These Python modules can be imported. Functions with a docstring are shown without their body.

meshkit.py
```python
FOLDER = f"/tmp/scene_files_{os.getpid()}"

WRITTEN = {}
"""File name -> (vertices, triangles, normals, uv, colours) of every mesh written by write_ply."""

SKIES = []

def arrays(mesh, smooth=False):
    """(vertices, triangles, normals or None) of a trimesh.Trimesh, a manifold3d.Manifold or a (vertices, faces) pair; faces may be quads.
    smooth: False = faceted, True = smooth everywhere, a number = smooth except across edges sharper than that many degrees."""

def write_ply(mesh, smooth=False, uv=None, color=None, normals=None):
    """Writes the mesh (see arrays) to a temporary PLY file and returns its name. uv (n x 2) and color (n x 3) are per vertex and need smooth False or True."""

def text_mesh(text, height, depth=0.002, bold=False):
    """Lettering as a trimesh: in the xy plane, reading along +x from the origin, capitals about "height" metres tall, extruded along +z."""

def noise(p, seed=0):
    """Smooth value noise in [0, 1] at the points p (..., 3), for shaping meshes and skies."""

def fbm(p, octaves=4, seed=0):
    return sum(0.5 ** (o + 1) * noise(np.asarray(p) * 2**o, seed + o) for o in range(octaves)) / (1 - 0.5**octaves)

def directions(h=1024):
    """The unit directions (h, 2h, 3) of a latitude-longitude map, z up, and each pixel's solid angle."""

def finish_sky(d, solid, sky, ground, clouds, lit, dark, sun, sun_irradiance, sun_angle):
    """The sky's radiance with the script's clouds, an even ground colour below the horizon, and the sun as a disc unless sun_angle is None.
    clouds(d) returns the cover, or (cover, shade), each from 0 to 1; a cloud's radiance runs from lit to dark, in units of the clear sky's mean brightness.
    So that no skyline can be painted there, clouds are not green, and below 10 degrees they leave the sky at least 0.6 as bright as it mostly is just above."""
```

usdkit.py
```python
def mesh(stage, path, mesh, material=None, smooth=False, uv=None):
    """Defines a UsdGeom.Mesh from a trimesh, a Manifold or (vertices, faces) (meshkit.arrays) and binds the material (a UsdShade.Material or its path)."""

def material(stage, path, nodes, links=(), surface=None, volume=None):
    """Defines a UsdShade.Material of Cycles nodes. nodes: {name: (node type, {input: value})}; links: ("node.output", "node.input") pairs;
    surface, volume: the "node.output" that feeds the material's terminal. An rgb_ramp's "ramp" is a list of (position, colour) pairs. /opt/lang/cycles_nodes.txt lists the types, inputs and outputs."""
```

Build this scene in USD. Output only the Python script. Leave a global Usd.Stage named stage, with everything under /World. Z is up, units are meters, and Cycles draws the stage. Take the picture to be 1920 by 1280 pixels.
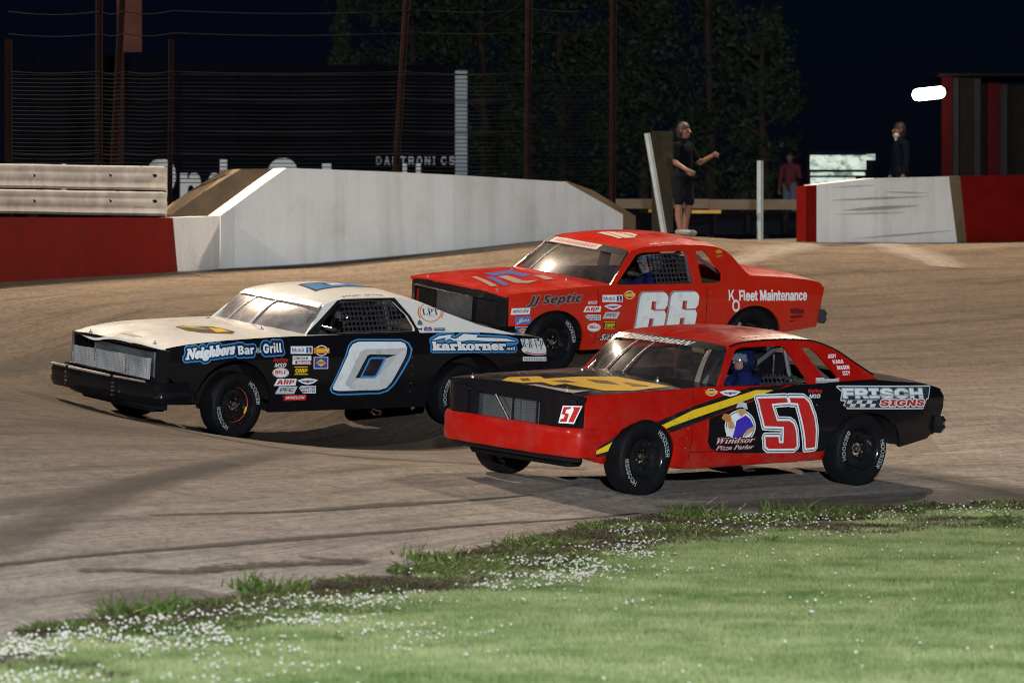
import math, glob, random
import numpy as np, trimesh, shapely, manifold3d
from shapely import affinity
from shapely.geometry import Polygon, MultiPolygon, box as sbox, LineString, Point
from shapely.ops import unary_union
from scipy.interpolate import RBFInterpolator, PchipInterpolator, CubicSpline
import usdkit, meshkit
from pxr import Usd, UsdGeom, UsdLux, UsdShade, Gf, Sdf, Vt

stage = Usd.Stage.CreateInMemory()
UsdGeom.SetStageUpAxis(stage, 'Z')
UsdGeom.SetStageMetersPerUnit(stage, 1.0)
UsdGeom.Xform.Define(stage, '/World')
rng = np.random.default_rng(7)
PI = math.pi

# ------------------------------------------------------------------ camera, sky, lamps, exposure
F, CX, CY, YH = 8970.0, 960.0, 640.0, 512.0          # a long lens held by a photographer in the infield
EYE = np.array([0.0, 0.0, 2.2])
PITCH = math.atan((CY - YH) / F)
cam = UsdGeom.Camera.Define(stage, '/World/camera')
cam.CreateHorizontalApertureAttr(36.0)
cam.CreateVerticalApertureAttr(36.0 * 682 / 1024)
cam.CreateFocalLengthAttr(F / 1920 * 36.0)
cam.CreateFStopAttr(4.0)
cam.CreateFocusDistanceAttr(46.0)
cam.CreateExposureAttr(0.0)
cam.AddTranslateOp().Set(Gf.Vec3d(*EYE.tolist()))
cam.AddRotateXOp().Set(90.0 - math.degrees(PITCH))

SUN_EL, SUN_ROT = math.radians(32.0), math.radians(200.0)
dome = UsdLux.DomeLight.Define(stage, '/World/sky')
skymat = usdkit.material(stage, '/World/Looks/night_sky', {
    'sky': ('sky_texture', {'sky_type': 'single_scattering', 'sun_disc': False, 'sun_elevation': SUN_EL, 'sun_rotation': SUN_ROT}),
    'night': ('mix_color', {'blend_type': 'multiply', 'fac': 1.0, 'b': (0.25, 0.45, 1.3), 'use_clamp': False}),
    'bg': ('background_shader', {'strength': 0.0007})}, [('sky.color', 'night.a'), ('night.result', 'bg.color')])
skymat.CreateSurfaceOutput('cycles').ConnectToSource(UsdShade.Shader.Get(stage, '/World/Looks/night_sky/bg').CreateOutput('background', Sdf.ValueTypeNames.Token))
UsdShade.MaterialBindingAPI.Apply(dome.GetPrim()).Bind(skymat)
dome.GetPrim().SetCustomDataByKey('label', 'black night sky over the race track')
dome.GetPrim().SetCustomDataByKey('category', 'sky')
dome.GetPrim().SetCustomDataByKey('kind', 'structure')

# floodlights of the speedway and an added stand-in for the flash: heads on tall poles (the poles are built further down)
WARM, COOL = (1.0, 0.80, 0.60), (0.86, 0.95, 1.0)
FLOODS = [  # name, head position, aim point, colour, intensity
    ('outer left', (-10.0, 67.0, 18.0), (0.3, 50.0, 0.5), WARM, 8500.0),
    ('outer right', (10.5, 78.0, 19.0), (0.3, 50.0, 0.5), WARM, 7600.0),
    ('infield', (1.2, -3.5, 6.5), (0.3, 44.0, 0.3), COOL, 21000.0),  # added infield lamp standing in for the camera flash
    ('left', (-30.0, 28.0, 16.0), (0.3, 48.0, 0.5), (1.0, 0.92, 0.82), 4600.0),
]
names = {}
for nm, p, a, c, inten in FLOODS:
    L = UsdLux.DiskLight.Define(stage, '/World/floodlight_lamp' + (f'_{len(names):03d}' if len(names) else ''))
    L.CreateRadiusAttr(0.32)
    L.CreateIntensityAttr(inten)
    L.CreateColorAttr(Gf.Vec3f(*c))
    m = Gf.Matrix4d().SetLookAt(Gf.Vec3d(*p), Gf.Vec3d(*a), Gf.Vec3d(0, 0, 1)).GetInverse()
    UsdGeom.Xformable(L).AddTransformOp().Set(m)
    L.GetPrim().SetCustomDataByKey('label', f'bright beam of the {nm} floodlight pole lighting the track')
    L.GetPrim().SetCustomDataByKey('category', 'lamp light'); names['lamp ' + nm] = 1

# ------------------------------------------------------------------ picture measures -> places
_cp, _sp = math.cos(PITCH), math.sin(PITCH)
FW, RT, UP = np.array([0, _cp, -_sp]), np.array([1.0, 0, 0]), np.array([0, _sp, _cp])
def ray(px, py): return (FW * F + RT * (px - CX) - UP * (py - CY)) / F
def at(px, py, d):
    r = ray(px, py); return EYE + r * (d / r[1])
def rot(yaw, pitch, roll):
    y, p, r = map(math.radians, (yaw, pitch, roll))
    Z = np.array([[math.cos(y), -math.sin(y), 0], [math.sin(y), math.cos(y), 0], [0, 0, 1]])
    Y = np.array([[math.cos(p), 0, math.sin(p)], [0, 1, 0], [-math.sin(p), 0, math.cos(p)]])
    X = np.array([[1, 0, 0], [0, math.cos(r), -math.sin(r)], [0, math.sin(r), math.cos(r)]])
    return Z @ Y @ X

# ------------------------------------------------------------------ helpers
names = {}
def numbered(path):
    k = names.get(path, 0); names[path] = k + 1
    return path if k == 0 else f'{path}_{k:03d}'
def meta(prim, label=None, cat=None, group=None, kind=None):
    for k, v in (('label', label), ('category', cat), ('group', group), ('kind', kind)):
        if v: prim.SetCustomDataByKey(k, v)
    return prim
def xform(name, parent=None, loc=None, R=None, **kw):
    path = numbered((str(parent.GetPath()) if parent else '/World') + '/' + name)
    x = UsdGeom.Xform.Define(stage, path)
    if loc is not None or R is not None:
        M = np.eye(4); M[:3, :3] = (np.eye(3) if R is None else R).T; M[3, :3] = (0, 0, 0) if loc is None else loc
        x.AddTransformOp().Set(Gf.Matrix4d(*M.ravel().tolist()))
    return meta(x.GetPrim(), **kw)
def obj(name, mesh, mat, parent=None, smooth=False, colors=None, uv=None, **kw):
    path = numbered((str(parent.GetPath()) if parent else '/World') + '/' + name)
    if isinstance(mesh, trimesh.Trimesh) and colors is None and uv is None: mesh.remove_unreferenced_vertices()
    m = usdkit.mesh(stage, path, mesh, mat, smooth=smooth, uv=uv)
    if colors is not None:
        UsdGeom.PrimvarsAPI(m).CreatePrimvar('Cd', Sdf.ValueTypeNames.Color3fArray, 'vertex').Set(Vt.Vec3fArray.FromNumpy(np.asarray(colors, np.float32)))
    return meta(m.GetPrim(), **kw)
def cat(*ms):
    ms = [m for m in (ms[0] if len(ms) == 1 and isinstance(ms[0], (list, tuple)) else ms) if m is not None]
    vs, fs, n = [], [], 0
    for m in ms:
        v, f, _ = meshkit.arrays(m)
        vs.append(v); fs.append(f + n); n += len(v)
    return trimesh.Trimesh(np.vstack(vs), np.vstack(fs), process=False)
def bx(x0, x1, y0, y1, z0, z1, bev=0.0):
    if bev <= 0:
        m = trimesh.creation.box((x1 - x0, y1 - y0, z1 - z0)); m.apply_translation(((x0 + x1) / 2, (y0 + y1) / 2, (z0 + z1) / 2)); return m
    pts = []
    for X, sx in ((x0, 1), (x1, -1)):
        for Y, sy in ((y0, 1), (y1, -1)):
            for Zz, sz in ((z0, 1), (z1, -1)):
                pts += [(X + sx * bev, Y + sy * bev, Zz), (X + sx * bev, Y, Zz + sz * bev), (X, Y + sy * bev, Zz + sz * bev)]
    return trimesh.convex.convex_hull(np.array(pts))
def tube(pts, r, sides=8, caps=True):
    p = np.asarray(pts, float); n = len(p); r = np.broadcast_to(r, (n,))
    t = np.gradient(p, axis=0); t /= np.linalg.norm(t, axis=1, keepdims=True) + 1e-12
    ref = np.array([0.13, 0.21, 0.97]) if abs(t[0, 2]) < 0.9 else np.array([0.97, 0.2, 0.1])
    V, a = [], None
    for i in range(n):
        a = np.cross(t[i], ref) if a is None else a - t[i] * (a @ t[i])
        a = a / np.linalg.norm(a); b = np.cross(t[i], a)
        ang = np.arange(sides) * 2 * PI / sides
        V.append(p[i] + r[i] * (np.cos(ang)[:, None] * a + np.sin(ang)[:, None] * b))
    V = np.vstack(V); Fq = []
    for i in range(n - 1):
        for j in range(sides):
            k = (j + 1) % sides
            A, B, C_, D = i * sides + j, i * sides + k, (i + 1) * sides + k, (i + 1) * sides + j
            Fq += [(A, B, C_), (A, C_, D)]
    if caps:
        for base, flip in ((0, 1), ((n - 1) * sides, 0)):
            for j in range(1, sides - 1):
                Fq.append((base, base + j + 1, base + j) if flip else (base, base + j, base + j + 1))
    return trimesh.Trimesh(V, np.array(Fq), process=False)
def lathe_y(prof, seg=48):
    """Profile (r, y) turned about the y axis."""
    prof = np.asarray(prof, float); n = len(prof); ang = np.arange(seg) * 2 * PI / seg
    V = np.stack([np.outer(prof[:, 0], np.sin(ang)), np.repeat(prof[:, 1:2], seg, 1), np.outer(prof[:, 0], np.cos(ang))], -1).reshape(-1, 3)
    f = []
    for i in range(n - 1):
        for j in range(seg):
            k = (j + 1) % seg
            f += [(i * seg + j, i * seg + k, (i + 1) * seg + k), (i * seg + j, (i + 1) * seg + k, (i + 1) * seg + j)]
    return trimesh.Trimesh(V, np.array(f), process=False)
def flat(poly):
    if poly.is_empty: return []
    if isinstance(poly, Polygon): return [poly]
    return [g for g in poly.geoms if isinstance(g, Polygon) and g.area > 1e-9]
def cells(poly, du, dv):
    """Triangles of the polygon cut along the lines of a fixed grid, so that it can follow a curved surface."""
    V, Fc, n = [], [], 0
    for g0 in flat(poly.buffer(0)):
        x0, y0, x1, y1 = g0.bounds
        for i in range(math.floor(x0 / du + 1e-9), math.ceil(x1 / du - 1e-9)):
            strip = g0.intersection(sbox(i * du, y0 - 1, (i + 1) * du, y1 + 1))
            for s in flat(strip):
                a, b = s.bounds[1], s.bounds[3]
                for j in range(math.floor(a / dv + 1e-9), math.ceil(b / dv - 1e-9)):
                    for g in flat(s.intersection(sbox(i * du - 1, j * dv, (i + 1) * du + 1, (j + 1) * dv))):
                        try: v, f = trimesh.creation.triangulate_polygon(g, engine='earcut')
                        except Exception: continue
                        V.append(v); Fc.append(np.asarray(f) + n); n += len(v)
    if not V: return None
    return np.vstack(V), np.vstack(Fc)
def sheet(poly, fmap, thick=None, du=0.10, dv=0.03):
    """A curved sheet: the polygon in surface coordinates carried into space by fmap; thick = inward offset vector function for a solid sheet."""
    got = cells(poly, du, dv)
    v, f = got
    key = np.round(v / 1e-5).astype(np.int64)
    _, first, inv = np.unique(key, axis=0, return_index=True, return_inverse=True)
    v, f = v[first], inv.ravel()[f]
    f = f[(f[:, 0] != f[:, 1]) & (f[:, 1] != f[:, 2]) & (f[:, 0] != f[:, 2])]
    P = fmap(v[:, 0], v[:, 1])
    if thick is None: return trimesh.Trimesh(P, f, process=False)
    Q = P + thick(v[:, 0], v[:, 1]); n = len(P)
    e = np.vstack([f[:, [0, 1]], f[:, [1, 2]], f[:, [2, 0]]]); es = np.sort(e, 1)
    _, idx, cnt = np.unique(es, axis=0, return_index=True, return_counts=True)
    b = e[idx[cnt == 1]]
    side = np.vstack([np.stack([b[:, 0], b[:, 0] + n, b[:, 1] + n], 1), np.stack([b[:, 0], b[:, 1] + n, b[:, 1]], 1)])
    return trimesh.Trimesh(np.vstack([P, Q]), np.vstack([f, f[:, ::-1] + n, side]), process=False)

# ------------------------------------------------------------------ lettering
from PIL import Image, ImageDraw, ImageFont
FONTS = glob.glob('/opt/blender-*/*/datafiles/fonts')[0]
def _math(up, lo): return lambda s: ''.join(chr(up + ord(c) - 65) if 'A' <= c <= 'Z' else chr(lo + ord(c) - 97) if 'a' <= c <= 'z' else c for c in s)
STYLE = {'sans': ('Inter.woff2', 900, None), 'semi': ('Inter.woff2', 600, None), 'mono': ('DejaVuSansMono.woff2', None, None),
         'serif': ('NotoSansMath-Regular.woff2', None, _math(0x1D400, 0x1D41A)), 'serifi': ('NotoSansMath-Regular.woff2', None, _math(0x1D468, 0x1D482)),
         'script': ('NotoSansMath-Regular.woff2', None, _math(0x1D4D0, 0x1D4EA)), 'sansi': ('NotoSansMath-Regular.woff2', None, _math(0x1D63C, 0x1D656))}
_glyphs = {}
def letters(text, style='sans'):
    """Lettering as a shapely shape, baseline at v = 0 and capitals about 1 tall, starting at u = 0."""
    if (text, style) in _glyphs: return _glyphs[text, style]
    fn, wght, tr = STYLE[style]
    font = ImageFont.truetype(f'{FONTS}/{fn}', 96)
    if wght: font.set_variation_by_axes([14, wght])
    s = tr(text) if tr else text
    x0, y0, x1, y1 = font.getbbox(s, anchor='ls')
    im = Image.new('L', (x1 - x0 + 8, y1 - y0 + 8))
    ImageDraw.Draw(im).text((4 - x0, 4 - y0), s, 255, font, anchor='ls')
    on = np.pad(np.asarray(im) > 127, ((0, 0), (1, 1))).astype(np.int8)
    rows, starts = np.nonzero(np.diff(on, axis=1) == 1); ends = np.nonzero(np.diff(on, axis=1) == -1)[1]
    shp = unary_union(shapely.box(starts, -rows - 1, ends, -rows)).buffer(0.7).buffer(-0.7).simplify(0.8)
    shp = affinity.affine_transform(shp, [1 / 70, 0, 0, 1 / 70, -4 / 70, (4 - y0) / 70])
    b = shp.bounds
    _glyphs[text, style] = affinity.translate(shp, -b[0], 0)
    return _glyphs[text, style]

# ------------------------------------------------------------------ materials
def mat(name, nodes, links, surface='p.BSDF', volume=None): return usdkit.material(stage, '/World/Looks/' + name, nodes, links, surface=surface, volume=volume)
def plain(name, col, rough=0.5, metallic=0.0, coat=0.0, var=0.15, scale=6.0, bump=0.0, bscale=40.0, spec=0.5):
    c = np.array(col, float)
    nodes = {'tc': ('texture_coordinate', {}), 'n': ('noise_texture', {'scale': scale, 'detail': 5.0, 'roughness': 0.6}),
             'r': ('rgb_ramp', {'ramp': [(0.3, tuple(c * (1 - var))), (0.7, tuple(np.minimum(c * (1 + var), 1)))]}),
             'rr': ('map_range', {'from_min': 0.3, 'from_max': 0.7, 'to_min': max(rough - 0.08, 0.02), 'to_max': min(rough + 0.08, 1)}),
             'p': ('principled_bsdf', {'metallic': metallic, 'coat_weight': coat, 'coat_roughness': 0.06, 'specular_ior_level': spec})}
    links = [('tc.object', 'n.vector'), ('n.fac', 'r.fac'), ('r.color', 'p.base_color'), ('n.fac', 'rr.value'), ('rr.result', 'p.roughness')]
    if bump:
        nodes['n2'] = ('noise_texture', {'scale': bscale, 'detail': 3.0}); nodes['b'] = ('bump', {'strength': 0.6, 'distance': bump})
        links += [('tc.object', 'n2.vector'), ('n2.fac', 'b.height'), ('b.normal', 'p.normal')]
    return mat(name, nodes, links)
def paint(name, col, dirt=(0.16, 0.13, 0.10), amount=0.60, coat=0.35, rough=0.28, spec=0.12):
    """Race car paint: gloss coat, faint orange peel, rubber and dust rubbed in towards the sills."""
    return mat(name, {
        'tc': ('texture_coordinate', {}), 'sep': ('separate_xyz', {}),
        'n': ('noise_texture', {'scale': 3.2, 'detail': 7.0, 'roughness': 0.7}), 'n2': ('noise_texture', {'scale': 60.0, 'detail': 2.0}),
        'low': ('map_range', {'from_min': 0.75, 'from_max': 0.15, 'to_min': 0.25, 'to_max': 1.0, 'clamp': True}),
        'spot': ('map_range', {'from_min': 0.45, 'from_max': 0.85, 'to_min': 0.0, 'to_max': amount, 'clamp': True}),
        'mul': ('math', {'math_type': 'multiply'}),
        'mix': ('mix_color', {'a': col, 'b': dirt}),
        'b': ('bump', {'strength': 0.12, 'distance': 0.004}), 'n3': ('noise_texture', {'scale': 4.5, 'detail': 2.0}), 'b2': ('bump', {'strength': 0.5, 'distance': 0.012}),
        'rough': ('map_range', {'from_min': 0.3, 'from_max': 0.8, 'to_min': rough - 0.1, 'to_max': rough + 0.2}),
        'p': ('principled_bsdf', {'coat_weight': coat, 'coat_roughness': 0.04, 'specular_ior_level': spec})},
        [('tc.object', 'n.vector'), ('tc.object', 'n2.vector'), ('tc.object', 'sep.vector'), ('sep.z', 'low.value'), ('n.fac', 'spot.value'),
         ('low.result', 'mul.value1'), ('spot.result', 'mul.value2'), ('mul.value', 'mix.fac'), ('mix.result', 'p.base_color'),
         ('n2.fac', 'b.height'), ('tc.object', 'n3.vector'), ('n3.fac', 'b2.height'), ('b.normal', 'b2.normal'), ('b2.normal', 'p.normal'), ('n.fac', 'rough.value'), ('rough.result', 'p.roughness')])
M = {}
M['red51'] = paint('red_paint_deep', (0.42, 0.007, 0.004))
M['red66'] = paint('red_paint_bright', (0.54, 0.020, 0.008))
M['black'] = paint('black_paint', (0.006, 0.006, 0.008), dirt=(0.05, 0.045, 0.04), amount=0.12)
M['cream'] = paint('white_paint', (0.78, 0.76, 0.72), amount=0.25, coat=0.35)
M['decal'] = mat('vinyl_print', {'a': ('attribute', {'attribute': 'Cd'}), 'tc': ('texture_coordinate', {}), 'n': ('noise_texture', {'scale': 9.0, 'detail': 7.0, 'roughness': 0.75}), 'mr': ('map_range', {'from_min': 0.5, 'from_max': 0.8, 'to_min': 0.0, 'to_max': 0.45, 'clamp': True}), 'mx': ('mix_color', {'b': (0.13, 0.11, 0.095)}), 'p': ('principled_bsdf', {'roughness': 0.35, 'specular_ior_level': 0.2, 'coat_weight': 0.15})}, [('tc.object', 'n.vector'), ('n.fac', 'mr.value'), ('mr.result', 'mx.fac'), ('a.color', 'mx.a'), ('mx.result', 'p.base_color')])
M['rubber'] = plain('tyre_rubber', (0.006, 0.0065, 0.008), 0.65, var=0.35, scale=7, bump=0.003, bscale=90, spec=0.14)
M['tyreprint'] = plain('tyre_lettering_paint', (0.36, 0.37, 0.36), 0.8, var=0.6, scale=16)
M['blackmetal'] = plain('black_metal', (0.008, 0.008, 0.010), 0.22, metallic=0.0, coat=0.5, var=0.3, scale=12, spec=0.3)
M['dark'] = plain('dark_underbody', (0.012, 0.011, 0.011), 0.9, var=0.4, scale=9, bump=0.004, spec=0.08)
M['matt'] = plain('matt_black_deck', (0.008, 0.008, 0.009), 0.85, var=0.4, scale=4, spec=0.04)
M['steel'] = plain('bare_steel', (0.45, 0.45, 0.46), 0.3, metallic=1.0, var=0.2, scale=20)
M['chrome'] = plain('polished_nuts', (0.75, 0.75, 0.75), 0.15, metallic=1.0, var=0.1)
M['cage'] = plain('cage_tube_paint', (0.10, 0.10, 0.11), 0.4, var=0.3)
M['cagered'] = plain('cage_tube_red', (0.25, 0.02, 0.02), 0.4, var=0.3)
M['web'] = plain('black_webbing', (0.02, 0.02, 0.024), 0.8, var=0.3)
M['orangeline'] = plain('orange_rim_stripe', (0.6, 0.06, 0.02), 0.4)
M['yellow'] = plain('yellow_mark_paint', (0.75, 0.5, 0.02), 0.45)
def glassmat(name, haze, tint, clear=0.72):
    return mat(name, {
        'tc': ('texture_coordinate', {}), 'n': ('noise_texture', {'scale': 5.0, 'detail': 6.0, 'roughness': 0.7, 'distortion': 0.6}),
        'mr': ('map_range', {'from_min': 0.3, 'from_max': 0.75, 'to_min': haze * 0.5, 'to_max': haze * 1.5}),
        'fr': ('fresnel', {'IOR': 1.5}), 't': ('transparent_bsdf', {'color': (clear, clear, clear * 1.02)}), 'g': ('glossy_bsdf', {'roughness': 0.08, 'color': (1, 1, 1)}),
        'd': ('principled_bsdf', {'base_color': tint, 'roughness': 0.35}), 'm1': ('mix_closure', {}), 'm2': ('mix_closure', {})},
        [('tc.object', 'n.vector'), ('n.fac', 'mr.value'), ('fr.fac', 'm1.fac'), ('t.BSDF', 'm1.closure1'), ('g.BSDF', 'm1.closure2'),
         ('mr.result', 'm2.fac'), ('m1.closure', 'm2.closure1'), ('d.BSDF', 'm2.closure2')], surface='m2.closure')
M['glass0'] = glassmat('dusty_sheen_windshield_bright', 0.42, (0.46, 0.42, 0.43), 0.5)  # windshield haze tints hold dust plus light reflected in the glass, as colour
M['glass51'] = glassmat('dusty_sheen_windshield_dark', 0.07, (0.34, 0.28, 0.29), 0.42)
M['glass66'] = glassmat('dusty_sheen_windshield_mid', 0.14, (0.24, 0.20, 0.22), 0.36)
M['glassq'] = glassmat('clear_side_window', 0.06, (0.3, 0.3, 0.3))
def meshmat(name, c1, c2):
    return mat(name, {'tc': ('texture_coordinate', {}), 'mp': ('mapping', {'rotation': (0.7854, 0, 0)}), 'ck': ('checker_texture', {'scale': 70.0, 'color1': c1, 'color2': c2}),
                      'n': ('noise_texture', {'scale': 3.5, 'detail': 4.0}), 'r': ('rgb_ramp', {'ramp': [(0.3, (0.45, 0.45, 0.45)), (0.7, (1, 1, 1))]}),
                      'mx': ('mix_color', {'blend_type': 'multiply', 'fac': 1.0}), 'p': ('principled_bsdf', {'roughness': 0.45, 'metallic': 0.3})},
               [('tc.object', 'mp.vector'), ('mp.vector', 'ck.vector'), ('tc.object', 'n.vector'), ('n.fac', 'r.fac'), ('ck.color', 'mx.a'), ('r.color', 'mx.b'), ('mx.result', 'p.base_color')])
M['screen0'] = meshmat('bright_grille_screen', (0.62, 0.66, 0.70), (0.20, 0.22, 0.25))
M['screen51'] = meshmat('radiator_core', (0.16, 0.18, 0.20), (0.08, 0.09, 0.10))
M['screen66'] = meshmat('dark_grille_screen', (0.13, 0.14, 0.15), (0.03, 0.03, 0.04))

# ------------------------------------------------------------------ ground: infield grass, banked asphalt, land behind the wall
def curve(pts, n=400):
    p = np.asarray(pts, float); s = np.r_[0, np.cumsum(np.linalg.norm(np.diff(p[:, :2], axis=0), axis=1))]
    c = PchipInterpolator(s, p); t = np.linspace(0, s[-1], n); return c(t), t
GRASS = 0.10
EDGE = [(-6.0, 12), (-5.4, 17), (-4.4, 22.5), (-2.92, 27.3), (-1.27, 31.6), (0.02, 36.2), (1.07, 39.8), (2.5, 41.6), (4.6, 43.0), (8, 45.2), (14, 47), (24, 48)]
WALL = [(-9.2, 36, 1.8), (-8.2, 45, 1.9), (-7.2, 52, 2.0), (-6.15, 57.5, 2.085), (-4.5, 63.5, 2.214), (-3.95, 64.5, 2.25), (-0.82, 66.5, 2.51), (1.57, 68.5, 2.74), (4.31, 71, 2.63), (8.03, 75, 2.87), (14, 79, 2.95), (26, 84, 3.0)]
# the cars: place, heading, lean; each stands on its own four tyres
CARS = {'51': dict(pos=(1.533, 43.808, 0.318), rot=(223.0, 0.0, -4.653), wb=2.80), '0': dict(pos=(-2.278, 50.463, 0.649), rot=(219.0, 0.977, -6.3), wb=2.95), '66': dict(pos=(0.968, 53.205, 1.243), rot=(217.4, 0.707, -6.701), wb=2.80)}
ctrl = [(x, y, GRASS) for x, y in EDGE] + list(WALL)
for k, c in CARS.items():
    c['R'] = rot(*c['rot']); c['pos'] = np.array(c['pos'])
    for sx in (-1, 1):
        for sy in (-1, 1): ctrl.append(tuple(c['pos'] + c['R'] @ np.array([sx * c['wb'] / 2, sy * 0.85, 0.0])))
ctrl = np.array(ctrl)
_rbf = RBFInterpolator(ctrl[:, :2], ctrl[:, 2], kernel='thin_plate_spline', smoothing=0.0)
def ground_z(x, y): return _rbf(np.stack([np.ravel(x), np.ravel(y)], -1)).reshape(np.shape(x))
E_, Es = curve(EDGE); W_, Ws = curve(WALL)
EDGE_S = PchipInterpolator(E_[:, 1], E_[:, 0])           # edge x at a given y
def on_ground(px, py):
    ds = np.linspace(26, 76, 500); r = ray(px, py); P = EYE + ds[:, None] * (r / r[1])
    h = P[:, 2] - ground_z(P[:, 0], P[:, 1]); i = np.argmax(h < 0)
    a = h[i - 1] / (h[i - 1] - h[i]) if i else 0
    return P[i - 1] + a * (P[i] - P[i - 1])
ns, nt = 180, 70
si = np.linspace(0, 1, ns); ti = np.linspace(-0.02, 1.02, nt)
def match_strip():
    e = np.stack([np.interp(si, np.linspace(0, 1, 400), E_[:, k]) for k in (0, 1)], -1); w = np.stack([np.interp(si, np.linspace(0, 1, 400), W_[:, k]) for k in (0, 1)], -1)
    return e, w
e2, w2 = match_strip()
P2 = e2[:, None] + ti[None, :, None] * (w2 - e2)[:, None]
pz = ground_z(P2[..., 0], P2[..., 1])
pz[:, 0] -= 0.03
TV = np.concatenate([P2, pz[..., None]], -1).reshape(-1, 3)
ii, jj = np.meshgrid(np.arange(ns - 1), np.arange(nt - 1), indexing='ij')
q = np.stack([ii * nt + jj, (ii + 1) * nt + jj, (ii + 1) * nt + jj + 1, ii * nt + jj + 1], -1).reshape(-1, 4)
slen = np.r_[0, np.cumsum(np.linalg.norm(np.diff((e2 + w2) / 2, axis=0), axis=1))]
uvT = np.stack(np.meshgrid(slen, ti * 26.0, indexing='ij'), -1).reshape(-1, 2)
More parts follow.
